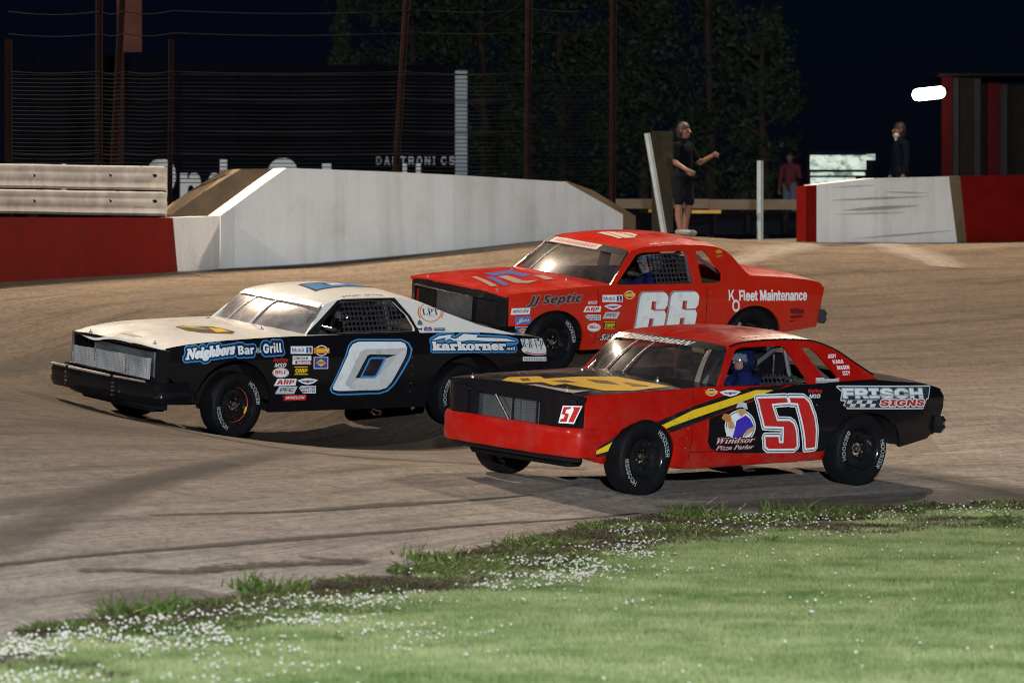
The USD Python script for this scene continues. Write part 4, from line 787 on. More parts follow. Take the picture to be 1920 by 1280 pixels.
d.P(q([(86, 872), (212, 590), (235, 555), (280, 538), (580, 538), (612, 553), (626, 585), (610, 655), (512, 830), (476, 870), (425, 886), (135, 893), (100, 888)]), WHITE, 0, 0.03)
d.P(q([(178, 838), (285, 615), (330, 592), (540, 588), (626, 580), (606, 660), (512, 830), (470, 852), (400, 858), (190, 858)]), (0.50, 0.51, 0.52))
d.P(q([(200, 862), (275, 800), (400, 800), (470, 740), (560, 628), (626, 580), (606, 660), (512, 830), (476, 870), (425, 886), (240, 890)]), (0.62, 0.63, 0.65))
d.P(q([(252, 800), (340, 638), (360, 630), (548, 632), (468, 660), (390, 800)]), (0.012, 0.014, 0.02)); d.P(q([(285, 796), (352, 660), (372, 650), (472, 650), (470, 670), (405, 790), (385, 797)]), LBLUE); d.P(q([(302, 785), (360, 668), (376, 662), (458, 662), (396, 780), (380, 786)]), (0.012, 0.012, 0.02))
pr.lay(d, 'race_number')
q = lambda pts: [(760 + x * .18753, 590 + y * .18753) for x, y in pts]
d = Deco(c, 'side')
sw = [(262, 252), (330, 212), (465, 195), (442, 228), (500, 240), (575, 190), (725, 200), (700, 225), (1000, 235), (1110, 265), (820, 262), (640, 252), (560, 262), (480, 258), (440, 238), (385, 260), (400, 226), (300, 250)]
d.P(q(sw), LBLUE, 0.030)
d.T('karkorner', *q([(272, 350)])[0], *q([(1000, 346)])[0], 15.5, WHITE, 'serif', 0, [(0.034, LBLUE), (0.020, (0.01, 0.02, 0.06))]); d.items[-1] = (d.items[-1][0].buffer(0.007), WHITE)
d.T('.net', *q([(1002, 352)])[0], *q([(1096, 350)])[0], 7.5, WHITE, 'serif', 0, [(0.030, LBLUE), (0.018, (0.01, 0.02, 0.06))])
d.P(q(sw), (0.02, 0.04, 0.12), 0.012); d.P(q(sw), WHITE)
d.items.sort(key=lambda t: {LBLUE: 0, (0.01, 0.02, 0.06): 1, (0.02, 0.04, 0.12): 1}.get(tuple(t[1]), 2)); pr.lay(d, 'lettering')
d = Deco(c, 'side'); d.E(1008.5, 655, 31, 10.5, (0.75, 0.76, 0.78)); d.E(1008.5, 655, 30, 9.5, (0.45, 0.02, 0.03), 0.82, -0.7, 2.6); d.P(q([(1145, 240), (1380, 235), (1400, 330), (1340, 350), (1180, 340)]), (0.75, 0.76, 0.78)); d.T('R-R-V-P', *q([(1168, 318)])[0], *q([(1378, 345)])[0], 18, (0.06, 0.06, 0.08), 'serif'); pr.lay(d)
d = Deco(c, 'side'); d.box(980, 668.5, 1038.5, 676.5, (0.72, 0.73, 0.75)); [d.box(982 + 3.1 * i, 670.4 + (i % 3) * .4, 984 + 3.1 * i, 674.6, (0.25, 0.25, 0.28)) for i in range(18)]; pr.lay(d)
d = Deco(c, 'gh'); d.E(807, 584.6, 21, 19.5, (0.75, 0.20, 0.06), 0.90); d.E(807, 584.6, 24.5, 22, (0.75, 0.20, 0.06), 0.90, 2.5, 3.6); d.E(807, 584.6, 24.5, 22, (0.75, 0.20, 0.06), 0.90, -0.6, 0.6); d.T('LPT', 792, 590.5, 823, 590, 12, (0.05, 0.05, 0.06), 'serif'); d.box(799, 575.5, 814, 577, (0.4, 0.4, 0.4)); d.box(802, 592.6, 814, 593.6, (0.4, 0.4, 0.4)); pr.lay(d)
d = Deco(c, 'gh'); d.P([(782, 609), (783, 602), (787, 599), (791, 604), (792, 610)], (0.10, 0.16, 0.16)); pr.lay(d)
d = Deco(c, 'gh'); d.P([(781, 613), (784, 616), (789, 616), (791, 613), (791, 621), (789, 618), (784, 618), (781, 621)], BLK); pr.lay(d)
d = Deco(c, 'gh'); d.P([(794, 617), (797, 612), (802, 614), (807, 612), (811, 618), (809, 620.5), (795, 620.5)], (0.10, 0.12, 0.42)); d.E(802.5, 617.5, 5, 2, (0.55, 0.2, 0.25)); pr.lay(d)
d = Deco(c, 'gh'); d.box(813.5, 614.6, 834, 620.6, (0.10, 0.13, 0.14)); d.box(816, 616.5, 831, 617.4, (0.5, 0.5, 0.5)); pr.lay(d)
d = Deco(c, 'roof'); d.items = [(Polygon([(-0.06, 0.44), (0.03, -0.20), (0.82, -0.28), (0.86, 0.24)]), (0.015, 0.02, 0.04)), (Polygon([(-0.02, 0.38), (0.05, -0.15), (0.80, -0.22), (0.82, 0.19)]), (0.06, 0.24, 0.55)), (Polygon([(0.24, 0.14), (0.27, -0.06), (0.50, -0.10), (0.52, 0.10)]), CREAM), (Polygon([(0.24, 0.14), (0.27, -0.06), (0.32, -0.06), (0.30, 0.13)]), BLK)]
pr.lay(d, 'roof_number')
d = Deco(c, 'roof'); scrawl(d, 0.04, 0.58, 0.89, 0.055, (0.22, 0.2, 0.18), 5); pr.lay(d, 'lettering')
d = Deco(c, 'hood'); d.P([(328, 613), (345, 611), (400, 613), (440, 622), (436, 626), (380, 624), (350, 620)], (0.10, 0.07, 0.02)); d.P([(334, 613.2), (350, 611.8), (380, 613), (362, 615)], YEL); d.P([(390, 614.5), (415, 617), (430, 622.5), (405, 623.5), (398, 619)], YEL); d.P([(352, 615), (385, 615), (396, 619), (370, 619)], (0.25, 0.2, 0.16)); pr.lay(d, 'hood_emblem')
d = Deco(c, 'hood'); d.P([(226, 626), (246, 625.5), (268, 631.5), (246, 631)], (0.006, 0.006, 0.008)); pr.lay(d, 'hood_slot')
ban = sbox(-0.97, 0.80, 0.97, 1.0)
def ws_print(c, prim, items, name='windshield_banner', dy=0.006):
    got = decal_mesh(items, None, lambda u, v, o: c.wsmap(u, v, dy + o), 0.1, 0.1)
    obj(name, (got[0], got[1]), M['decal'], prim, colors=got[2])
def ws_text(text, a0, a1, t0, h, col, style='sans', slant=0.0):
    sh = letters(text, style); w = sh.bounds[2]
    return affinity.affine_transform(sh, [(a1 - a0) / w, slant, 0, h, a0, t0]), col
ws_print(car0, prim0, [(ban, CREAM), ws_text('PL', -0.66, -0.30, 0.84, 0.11, (0.10, 0.09, 0.09), 'sansi', 0.06), ws_text('EGE', -0.2, 0.40, 0.84, 0.10, (0.42, 0.38, 0.35), 'sansi', 0.06)])

# --- car 51
c, pr = car51, pr51
d = Deco(c, 'side'); d.P([(1082, 863), (1150, 820), (1240, 787), (1300, 761), (1405, 726), (1480, 720), (1300, 795), (1258, 810), (1150, 850)], (0.010, 0.010, 0.012)); d.P([(1087, 859), (1150, 827), (1242, 796), (1300, 768), (1416, 731), (1450, 731), (1300, 784), (1258, 799), (1148, 843)], (0.82, 0.53, 0.02)); pr.lay(d, 'yellow_stripe')
q = lambda pts: [(1320 + x * .125, 730 + y * .125) for x, y in pts]
five = q([(795, 135), (1225, 122), (1250, 190), (1005, 212), (1085, 468), (1275, 470), (1330, 510), (1365, 600), (1382, 850), (1345, 882), (960, 884), (920, 850), (908, 708), (1108, 706), (1115, 800), (1180, 800), (1190, 556), (902, 547)])
one = q([(1275, 122), (1490, 125), (1565, 195), (1640, 400), (1668, 600), (1652, 862), (1520, 878), (1492, 600), (1400, 205), (1290, 195)])
d = Deco(c, 'side')
for g, col in ((0.040, WHITE), (0.029, (0.06, 0.09, 0.14)), (0.020, WHITE), (0.0, (0.55, 0.02, 0.02))):
    for s in (five, one): d.P(s, col, g)
pr.lay(d, 'race_number')
d = Deco(c, 'side'); d.E(1387.5, 799, 29, 31, WHITE); d.E(1387.5, 799, 27, 29, (0.05, 0.07, 0.12), 0.94)
TAN = (0.55, 0.30, 0.17)
d.P(q([(330, 560), (455, 590), (450, 720), (330, 700)]), (0.75, 0.75, 0.75)); d.P(q([(455, 600), (480, 470), (540, 430), (620, 385), (690, 440), (740, 550), (650, 600), (600, 660), (570, 720), (420, 720)]), (0.05, 0.03, 0.45)); d.P(q([(590, 690), (640, 600), (730, 555), (745, 600), (690, 650), (600, 710)]), TAN)
d.P(q([(345, 480), (430, 480), (460, 570), (390, 590), (345, 560)]), TAN); d.P(q([(255, 430), (290, 360), (370, 370), (410, 440), (400, 490), (310, 470)]), (0.50, 0.20, 0.05)); d.P(q([(500, 290), (620, 280), (620, 350), (550, 410), (510, 360)]), TAN); d.P(q([(472, 275), (500, 200), (560, 180), (630, 210), (645, 300), (620, 285), (560, 262)]), (0.55, 0.57, 0.6))
d.T('Windsor', 1341, 831.5, 1412, 828.5, 11, (0.72, 0.55, 0.55), 'serifi', 0.15, [(0.014, (0.05, 0.01, 0.01))]); d.T('Pizza Parlor', 1340, 843, 1410, 840.5, 8.2, (0.72, 0.55, 0.55), 'serifi', 0.15, [(0.010, (0.05, 0.01, 0.01))]); pr.lay(d, 'sponsor_print')
d = Deco(c, 'side'); badge_series(d, 1333, 735, 12, 7); pr.lay(d)
d = Deco(c, 'side'); wings(d, 1348, 731, 1389, 743); pr.lay(d)
d = Deco(c, 'side'); holley(d, 1515, 728, 1542, 746); pr.lay(d)
d = Deco(c, 'gh'); d.box(1529, 708, 1573, 718, (0.35, 0.36, 0.38)); d.T('LEFTHANDER', 1531, 713.5, 1571, 713.5, 5.5, (0.75, 0.75, 0.77)); pr.lay(d)
for tx, x, y, x2 in (('JUDY', 1552, 672, 1568), ('KARA', 1562, 682, 1582), ('MASEN', 1570, 693, 1593), ('IZZY', 1580, 703.5, 1594)):
    d = Deco(c, 'gh'); d.T(tx, x, y, x2, y - 1, 7.5, WHITE, 'sans'); pr.lay(d, 'lettering')
q = lambda pts: [(1560 + x * .2109, 690 + y * .2109) for x, y in pts]
d = Deco(c, 'side'); fb = q([(45, 165), (865, 163), (850, 265), (838, 268), (805, 352), (135, 352), (150, 325), (108, 325), (128, 285), (80, 280), (92, 205)])
d.P(fb, (0.60, 0.62, 0.65), 0.012); d.P(fb, (0.02, 0.035, 0.06)); d.T('FRISCH', *q([(98, 264)])[0], *q([(806, 261)])[0], 17.5, (0.80, 0.82, 0.84), 'sans', 0, [(0.010, (0.30, 0.33, 0.37))])
d.P(q([(118, 236), (812, 232), (812, 246), (118, 250)]), (0.42, 0.45, 0.48)); d.items[-1] = (d.items[-1][0].intersection(d.items[-2][0]), d.items[-1][1])
d.P(q([(112, 345), (140, 283), (400, 281), (376, 345)]), (0.62, 0.64, 0.66))
for i in range(6):
    for j in range(2):
        if (i + j) % 2: x = 135 + i * 44 - j * 14; y = 285 + j * 30; d.P(q([(x, y), (x + 42, y), (x + 30, y + 29), (x - 12, y + 29)]), (0.03, 0.04, 0.05))
d.T('SIGNS', *q([(418, 334)])[0], *q([(806, 331)])[0], 11.5, (0.50, 0.02, 0.02), 'sans', 0.2, [(0.012, (0.7, 0.7, 0.7))]); pr.lay(d, 'lettering')
d = Deco(c, 'front'); d.items = []
q = lambda pts: [(840 + x * .1406, 690 + y * .1406) for x, y in pts]
d.P(q([(1565, 497), (1748, 505), (1668, 742), (1515, 728)]), WHITE); d.P(q([(1575, 515), (1650, 515), (1640, 545), (1600, 550), (1590, 595), (1625, 610), (1600, 715), (1530, 712), (1540, 675), (1570, 670), (1585, 625), (1550, 610)]), (0.5, 0.02, 0.02)); d.P(q([(1665, 515), (1735, 518), (1665, 722), (1615, 718), (1670, 560)]), (0.5, 0.02, 0.02))
got = decal_mesh(d.items, None, lambda u, v, o: car51.front(u, v, 0.052 + o), 0.05, 0.3); obj('race_number', (got[0], got[1]), M['decal'], prim51, colors=got[2])
d = Deco(c, 'hood'); q = lambda pts: [(820 + x * .2657, 600 + y * .2657) for x, y in pts]
d.P(q([(455, 428), (500, 405), (720, 398), (760, 415), (1000, 400), (1260, 400), (1420, 430), (1640, 470), (1500, 485), (1380, 500), (1180, 500), (1000, 470), (900, 450), (820, 462), (740, 440), (600, 445)]), (0.78, 0.45, 0.02))
d.P(q([(800, 432), (900, 425), (1000, 445), (880, 442)]), (0.10, 0.05, 0.01)); d.P(q([(1050, 420), (1200, 430), (1290, 460), (1120, 445)]), (0.14, 0.07, 0.01)); d.P(q([(580, 415), (640, 412), (660, 430), (600, 432)]), (0.16, 0.06, 0.01)); d.P(q([(1300, 440), (1420, 455), (1500, 470), (1380, 470)]), (0.25, 0.13, 0.01))
d.P(q([(335, 440), (400, 428), (430, 445), (370, 462)]), (0.66, 0.60, 0.60)); d.P(q([(560, 462), (700, 458), (820, 480), (980, 500), (1080, 500), (960, 520), (800, 500), (680, 488)]), (0.46, 0.36, 0.36)); pr.lay(d, 'hood_flames')
d = Deco(c, 'roof'); scrawl(d, 0.12, 0.62, 0.84, -0.05, (0.55, 0.5, 0.5), 8); pr.lay(d, 'lettering')
ws_print(car51, prim51, [(sbox(-0.97, 0.80, 0.97, 1.0), BLK), ws_text('M ZIMMERMAN', -0.90, 0.46, 0.805, 0.15, (0.72, 0.70, 0.70), 'sansi', 0.05)])
obj('drip_rail', cat(tube([tuple(car51.gh(np.array([u]), np.array([float(car51.rail(u)) + 0.005]), 0.006)[0]) for u in np.linspace(-0.2, 1.6, 30)], 0.009, 6)), M['blackmetal'], prim51)

# --- car 66
c, pr = car66, pr66
def six(x, y, w, h, sl):
    o = sbox(0, 0, 1, 1).buffer(-0.16).buffer(0.16); o = o.difference(sbox(0.44, 0.60, 0.60, 0.80)).difference(sbox(0.52, 0.575, 1.2, 0.615)).difference(sbox(0.44, 0.16, 0.60, 0.40))
    o = o.difference(Point(1.04, 0.595).buffer(0.10))
    return affinity.affine_transform(o, [w, sl * h, 0, h, x, y])
d = Deco(c, 'side'); (u0, v1) = c.uv_side(1196, 549); (u1, _) = c.uv_side(1251, 549); (u2, _) = c.uv_side(1254, 549); (u3, _) = c.uv_side(1309, 549); v0 = c.uv_side(1190, 629)[1]
for off, col in (((-0.022, 0.016), (0.30, 0.27, 0.27)), ((0, 0), (0.82, 0.84, 0.84))):
    for a, b in ((u0, u1), (u2, u3)): d.items.append((affinity.translate(six(a, v0, (b - a) * 0.97, v1 - v0, 0.12), off[0] - 0.03, off[1]), col))
pr.lay(d, 'race_number')
d = Deco(c, 'side'); d.T('JJ Septic', 988, 570.5, 1090, 565.5, 15, (0.03, 0.03, 0.035), 'sansi', 0.2, [(0.012, (0.28, 0.16, 0.15))]); pr.lay(d, 'lettering')
d = Deco(c, 'side'); d.T('Fleet Maintenance', 1386, 563, 1512, 562, 18.5, (0.85, 0.85, 0.86), 'semi', 0, [(0.004, (0.85, 0.85, 0.86))]); d.T('K', 1366, 563.5, 1377, 563.3, 20, (0.85, 0.85, 0.86), 'semi'); d.E(1379.5, 573, 7, 11.5, (0.85, 0.85, 0.86), 0.62); pr.lay(d, 'lettering')
d = Deco(c, 'side'); holley(d, 1100, 556, 1122, 570); pr.lay(d)
d = Deco(c, 'side'); mobil(d, 1129, 553, 1167, 566); pr.lay(d)
d = Deco(c, 'side'); badge_series(d, 1180, 553, 11, 8); pr.lay(d)
d = Deco(c, 'side'); arp(d, 1093, 574, 1127, 585); pr.lay(d)
d = Deco(c, 'side'); wings(d, 1132, 570, 1166, 581); pr.lay(d)
d = Deco(c, 'side'); qm(d, 1097, 590, 1126, 600); pr.lay(d)
d = Deco(c, 'side'); pfc(d, 1129, 585, 1162, 597); pr.lay(d)
d = Deco(c, 'side'); bell(d, 1113, 613.5, 12.5, 8); pr.lay(d)
d = Deco(c, 'side'); omp(d, 1131, 602, 1154, 617); pr.lay(d)
d = Deco(c, 'side'); d.T('SRI', 1124, 637.5, 1146, 637, 11, (0.7, 0.7, 0.72), 'sansi', 0.3, [(0.012, (0.05, 0.05, 0.05))]); d.E(1141, 631, 5, 4, (0.6, 0.03, 0.04), 0.6); pr.lay(d)
d = Deco(c, 'side'); whelen(d, 957, 578, 994, 590, (0.72, 0.73, 0.74), (0.05, 0.05, 0.06)); pr.lay(d)
d = Deco(c, 'side'); d.P([(966, 594), (995, 592), (996, 606), (966, 609)], (0.10, 0.16, 0.42)); d.T('Joes', 969, 605, 992, 601, 8, WHITE, 'script'); pr.lay(d)
d = Deco(c, 'side'); sunoco(d, 966, 612, 994, 627); pr.lay(d)
d = Deco(c, 'side'); d.P([(1480, 580), (1490, 577), (1508, 581), (1506, 588), (1484, 588)], (0.14, 0.01, 0.01)); d.P([(1480, 592), (1506, 590), (1504, 595), (1484, 597)], (0.14, 0.01, 0.01)); d.P([(1479, 601), (1498, 599), (1482, 604)], (0.14, 0.01, 0.01)); pr.lay(d)
d = Deco(c, 'gh'); d.P([(1341, 470), (1348, 468), (1354, 471), (1352, 475), (1343, 475)], (0.55, 0.30, 0.02)); d.T('LPT', 1343, 482, 1355, 482, 3.5, (0.55, 0.30, 0.02)); pr.lay(d)
q = lambda pts: [(760 + x * .21875, 410 + y * .21875) for x, y in pts]
d = Deco(c, 'hood'); BL, TN = (0.10, 0.12, 0.42), (0.42, 0.30, 0.24)
d.P(q([(660, 470), (800, 455), (900, 440), (960, 460), (1090, 482), (1000, 500), (900, 475), (760, 492)]), BL); d.P(q([(690, 505), (750, 500), (895, 570), (840, 578)]), BL); d.P(q([(560, 500), (610, 497), (790, 578), (735, 585)]), TN); d.P(q([(790, 500), (870, 488), (1010, 535), (1140, 530), (1060, 555), (940, 555)]), TN); d.P(q([(1100, 490), (1180, 488), (1280, 520), (1200, 528)]), TN); pr.lay(d, 'hood_number')
d = Deco(c, 'roof'); d.P(q([(1640, 122), (1720, 114), (1920, 122), (1990, 140), (1960, 165), (1830, 172)]), (0.72, 0.62, 0.56)); d.P(q([(1700, 118), (1712, 117), (1880, 168), (1866, 170)]), (0.5, 0.08, 0.05)); d.P(q([(1790, 116), (1800, 116), (1960, 150), (1950, 155)]), (0.5, 0.08, 0.05)); pr.lay(d, 'roof_number')
d = Deco(c, 'roof'); scrawl(d, 0.10, 0.40, 0.93, -0.05, (0.75, 0.70, 0.68), 9); pr.lay(d, 'lettering')
ws_print(car66, prim66, [(sbox(-0.97, 0.78, 0.97, 1.0), BLK), (sbox(-0.78, 0.80, 0.42, 0.985), (0.70, 0.58, 0.54)), (unary_union([LineString([(-0.70 + 0.075 * k, 0.84), (-0.66 + 0.075 * k, 0.95), (-0.645 + 0.075 * k, 0.86)]).buffer(0.010) for k in range(14)]), (0.55, 0.16, 0.14))])

# ------------------------------------------------------------------ infield: lawn, clover, weeds
M['soil'] = mat('infield_soil', {'geo': ('geometry', {}), 'n': ('noise_texture', {'scale': 2.5, 'detail': 7.0, 'roughness': 0.7}), 'r': ('rgb_ramp', {'ramp': [(0.3, (0.020, 0.013, 0.009)), (0.6, (0.035, 0.026, 0.014)), (0.8, (0.05, 0.05, 0.02))]}), 'p': ('principled_bsdf', {'roughness': 0.95})},
                [('geo.position', 'n.vector'), ('n.fac', 'r.fac'), ('r.color', 'p.base_color')])
gx = np.array([(x, y) for x, y in E_[:, :2]]); far = np.array([(60.0, 48.0), (60, -40), (-60, -40), (-60, 12.0)])
lawn = Polygon([tuple(p) for p in gx] + [tuple(p) for p in far])
lawn_v, lawn_f = trimesh.creation.triangulate_polygon(lawn, engine='earcut')
infield = xform('infield', label='flat grassy infield ground beside the track', cat='ground', kind='structure')
obj('soil_sheet', (np.c_[lawn_v, np.full(len(lawn_v), GRASS - 0.004)], np.asarray(lawn_f)), M['soil'], infield)
def blade_mat(name, ramp, dry, drymul):
    return mat(name, {'geo': ('geometry', {}), 'oi': ('object_info', {}), 'n': ('noise_texture', {'scale': 0.8, 'detail': 9.0, 'roughness': 0.84}), 'r': ('rgb_ramp', {'ramp': ramp}), 'rd': ('rgb_ramp', {'ramp': dry}),
                      'add': ('math', {'math_type': 'multiply_add', 'value2': 0.35}), 'mx': ('mix_color', {}), 'mm': ('map_range', {'from_min': 0.36, 'from_max': 0.58, 'to_min': 0.05, 'to_max': drymul, 'clamp': True}),
                      'p': ('principled_bsdf', {'roughness': 0.55, 'specular_ior_level': 0.3}), 'tr': ('translucent_bsdf', {}), 'm': ('mix_closure', {'fac': 0.25})},
               [('geo.position', 'n.vector'), ('geo.random_per_island', 'r.fac'), ('geo.random_per_island', 'rd.fac'), ('n.fac', 'mm.value'), ('mm.result', 'mx.fac'), ('r.color', 'mx.a'), ('rd.color', 'mx.b'),
                ('mx.result', 'p.base_color'), ('mx.result', 'tr.color'), ('p.BSDF', 'm.closure1'), ('tr.BSDF', 'm.closure2')], surface='m.closure')
M['blade'] = blade_mat('lawn_grass', [(0.0, (0.05, 0.115, 0.015)), (0.5, (0.11, 0.195, 0.03)), (1.0, (0.22, 0.29, 0.07))], [(0.0, (0.31, 0.35, 0.16)), (0.6, (0.57, 0.57, 0.34)), (1.0, (0.78, 0.73, 0.52))], 0.95)
M['weed'] = blade_mat('weed_leaf', [(0.0, (0.05, 0.10, 0.02)), (0.5, (0.11, 0.18, 0.03)), (1.0, (0.22, 0.28, 0.06))], [(0.0, (0.12, 0.13, 0.03)), (1.0, (0.24, 0.19, 0.07))], 0.6)
M['deadleaf'] = plain('dead_weed', (0.055, 0.032, 0.02), 0.9, var=0.5, scale=18)
M['petal'] = plain('clover_petal', (0.52, 0.49, 0.42), 0.8, var=0.4, scale=60)
def blades(n, size, h0, h1, w, seed, lean=0.5, clump=False):
    r = np.random.default_rng(seed)
    b = (r.random((n, 2)) - 0.5) * size if not clump else r.normal(0, size * 0.22, (n, 2))
    a = r.random(n) * 2 * PI; h = h0 + (h1 - h0) * r.random(n); ln = lean * h * r.random(n); az = r.random(n) * 2 * PI
    d = np.stack([np.cos(a), np.sin(a)], -1) * w / 2; L = np.stack([np.cos(az), np.sin(az)], -1) * ln[:, None]
    Z = np.zeros((n, 1)); mid = 0.6
    V = np.stack([np.c_[b - d, Z], np.c_[b + d, Z], np.c_[b + L * 0.35 - d * 0.8, h[:, None] * mid], np.c_[b + L * 0.35 + d * 0.8, h[:, None] * mid], np.c_[b + L, h[:, None]]], 1)
    base = np.arange(n)[:, None, None] * 5; f = base + np.array([[0, 1, 3], [0, 3, 2], [2, 3, 4]])[None]
    return V.reshape(-1, 3), f.reshape(-1, 3)
def scatter(name, protos, pos, rotz, scale, which, **kw):
    path = numbered('/World/' + name); pi = UsdGeom.PointInstancer.Define(stage, path)
    rel = pi.CreatePrototypesRel()
    for k, (mesh, m) in enumerate(protos):
        usdkit.mesh(stage, f'{path}/tuft_{k + 1:03d}', mesh, m, smooth=False); rel.AddTarget(f'{path}/tuft_{k + 1:03d}')
    pi.CreatePositionsAttr(Vt.Vec3fArray.FromNumpy(np.asarray(pos, np.float32)))
    pi.CreateProtoIndicesAttr(Vt.IntArray.FromNumpy(np.asarray(which, np.int32)))
    pi.CreateOrientationsAttr(Vt.QuathArray([Gf.Quath(float(math.cos(a / 2)), 0, 0, float(math.sin(a / 2))) for a in rotz]))
    sc = np.asarray(scale, np.float32); sc = np.stack([sc] * 3, -1) if sc.ndim == 1 else sc
    pi.CreateScalesAttr(Vt.Vec3fArray.FromNumpy(np.ascontiguousarray(sc)))
    return meta(pi.GetPrim(), **kw)
def edge_dist(x, y):
    """Metres into the infield from the edge of the asphalt (positive on the grass)."""
    d = np.min(np.linalg.norm(np.stack([x, y], -1)[:, None] - E_[None, ::2, :2], axis=2), axis=1)
    return np.where(shapely.contains_xy(lawn, x, y), d, -d)
r = np.random.default_rng(11)
g = 0.25; X, Y = np.meshgrid(np.arange(-5, 9, g), np.arange(20, 47.5, g)); X, Y = X.ravel() + r.uniform(-.05, .05, X.size), Y.ravel() + r.uniform(-.05, .05, X.size)
ed = edge_dist(X, Y); keep = (ed > 0.30 + 0.55 * (meshkit.fbm(np.c_[X * 1.1, Y * 0.7, 0 * X + 3], 3, 77) > 0.52) + 1.15 * np.clip((CX + F * X / Y - 1000) / 400, 0, 1) * np.clip(meshkit.fbm(np.c_[X * 0.9, Y * 0.7, 0 * X + 8], 3, 78) * 2.5 - 0.6, 0, 1)) & (np.abs(X) < 0.107 * Y + 1.6); X, Y, ed = X[keep], Y[keep], ed[keep]
scatter('grass', [(blades(620, 0.34, 0.022, 0.055, 0.0042, 20 + k), M['blade']) for k in range(4)], np.c_[X, Y, np.full(len(X), GRASS - 0.004)], r.random(len(X)) * 2 * PI, r.uniform(0.8, 1.2, len(X)), r.integers(0, 4, len(X)), label='mown infield grass, pale and dry towards the bottom', cat='grass', kind='stuff')
# white clover heads, thick along the edge on the left
N = 90000; x, y = r.uniform(-5, 6, N), r.uniform(21, 45, N); ed = edge_dist(x, y)
px_ = CX + F * x / y; band = np.where(px_ < 1250, 1.0, 0.22)
prob = np.where(ed < 0.25, 0.2, np.where(ed < 1.5, 0.85 * band, np.where(ed < 2.6, 0.25 * band, 0.03))) * np.clip(meshkit.fbm(np.c_[x * 2.2, y * 1.2, 0 * x], 4, 5) * 5.0 - 2.15, 0, 1)
keep = (ed > 0.1) & (r.random(N) < prob * np.where(ed < 1.5, 1.0, 0.75)) & (np.abs(x) < 0.107 * y + 0.8); x, y = x[keep], y[keep]
head = trimesh.creation.icosphere(1, 0.5); hv = head.vertices * (1 + 0.25 * r.random((len(head.vertices), 1)))
hv = np.c_[hv[:, :2] * 0.0135, hv[:, 2] * 0.0105 + 0.045]
scatter('clover_flowers', [((hv, head.faces), M['petal'])], np.c_[x, y, np.full(len(x), GRASS)], r.random(len(x)) * 6, r.uniform(0.7, 1.35, len(x)), np.zeros(len(x)), label='scattered white clover heads along the grass edge', cat='flowers', kind='stuff')
# ragged weeds and dead growth along the edge
N = 9000; t = r.random(N); i = (t * 399).astype(int); off = np.abs(r.normal(0.28, 0.40, N)) - 0.06
dE = np.gradient(E_[:, :2], axis=0); dE /= np.linalg.norm(dE, axis=1, keepdims=True); nE = np.stack([dE[:, 1], -dE[:, 0]], -1)
rightward = np.clip((CX + F * E_[i, 0] / E_[i, 1] - 1000) / 400, 0, 1); off = off * (1 + 3.0 * rightward)
wp = E_[i, :2] + nE[i] * off[:, None]; px_ = CX + F * wp[:, 0] / wp[:, 1]
patch = meshkit.fbm(np.c_[wp * 0.75, 0 * t], 3, 9)
keep = (np.abs(wp[:, 0]) < 0.107 * wp[:, 1] + 0.6) & (wp[:, 1] > 22) & (patch > 0.46); wp, patch, off = wp[keep], patch[keep], off[keep]
dead = (r.random(len(wp)) < 0.25 * rightward[keep] + np.where(meshkit.fbm(np.c_[wp * 0.9, 3 + 0 * patch], 2, 31) > 0.47, 0.85, 0.12))
zz = np.where(off < 0, ground_z(wp[:, 0], wp[:, 1]), GRASS)
scatter('weeds', [(blades(60, 0.24, 0.02, 0.075, 0.024, 40, 2.0, True), M['weed']), (blades(40, 0.24, 0.015, 0.055, 0.032, 41, 2.6, True), M['weed']), (blades(110, 0.36, 0.01, 0.06, 0.014, 42, 2.4, True), M['deadleaf'])],
        np.c_[wp, zz - 0.005], r.random(len(wp)) * 6, r.uniform(0.6, 1.25, len(wp)), np.where(dead, 2, r.integers(0, 2, len(wp))), label='ragged weeds and dead growth between asphalt and lawn', cat='weeds', kind='stuff')
M['stone'] = plain('loose_asphalt', (0.12, 0.11, 0.11), 0.9, var=0.3, bump=0.01)
def weed_clump(px, py, h, n, lab):
    p = on_ground(px, py); w = xform('weed_clump', loc=tuple(p), label=lab, cat='weed', group='tall weeds at the track edge')
    for k in range(3):
        v, f = blades(int(n * (1.0, 0.7, 0.5)[k]), (0.5, 0.36, 0.30)[k], h * 0.25, h * (0.8, 1.1, 1.45)[k], (0.034, 0.026, 0.018)[k], int(px) + k, (2.0, 1.5, 0.9)[k], True); v = v.copy(); v[:, 0] += (0.0, 0.13, -0.10)[k]
        obj('leaf_tuft', (v, f), M['weed'], w, kind='stuff')
for px, py, h, n, lab in ((985, 1032, 0.15, 60, 'leafy green weed clump rising at the lawn edge near picture centre'), (1145, 1010, 0.13, 45, 'low spreading weed clump below the front wheel of the red and black car'), (1290, 985, 0.17, 70, 'big bright green weed clump under the door of the red and black car'),
                       (1318, 976, 0.19, 40, 'thin upright weed just right of the big bright green clump'), (1395, 980, 0.10, 30, 'small weed sprout on bare asphalt left of the lone tall weed'), (1470, 968, 0.19, 36, 'lone tall weed under the rear wheel of the red and black car'),
                       (250, 1165, 0.16, 90, 'broad lush green clump at the lower left track edge'), (370, 1150, 0.12, 80, 'green tuft beside the grey asphalt lump at lower left'), (490, 1112, 0.13, 60, 'weed tuft just right of the grey asphalt lump'), (800, 1052, 0.11, 50, 'low weed tuft among white clover in the lower middle')):
    weed_clump(px, py, h, n, lab)

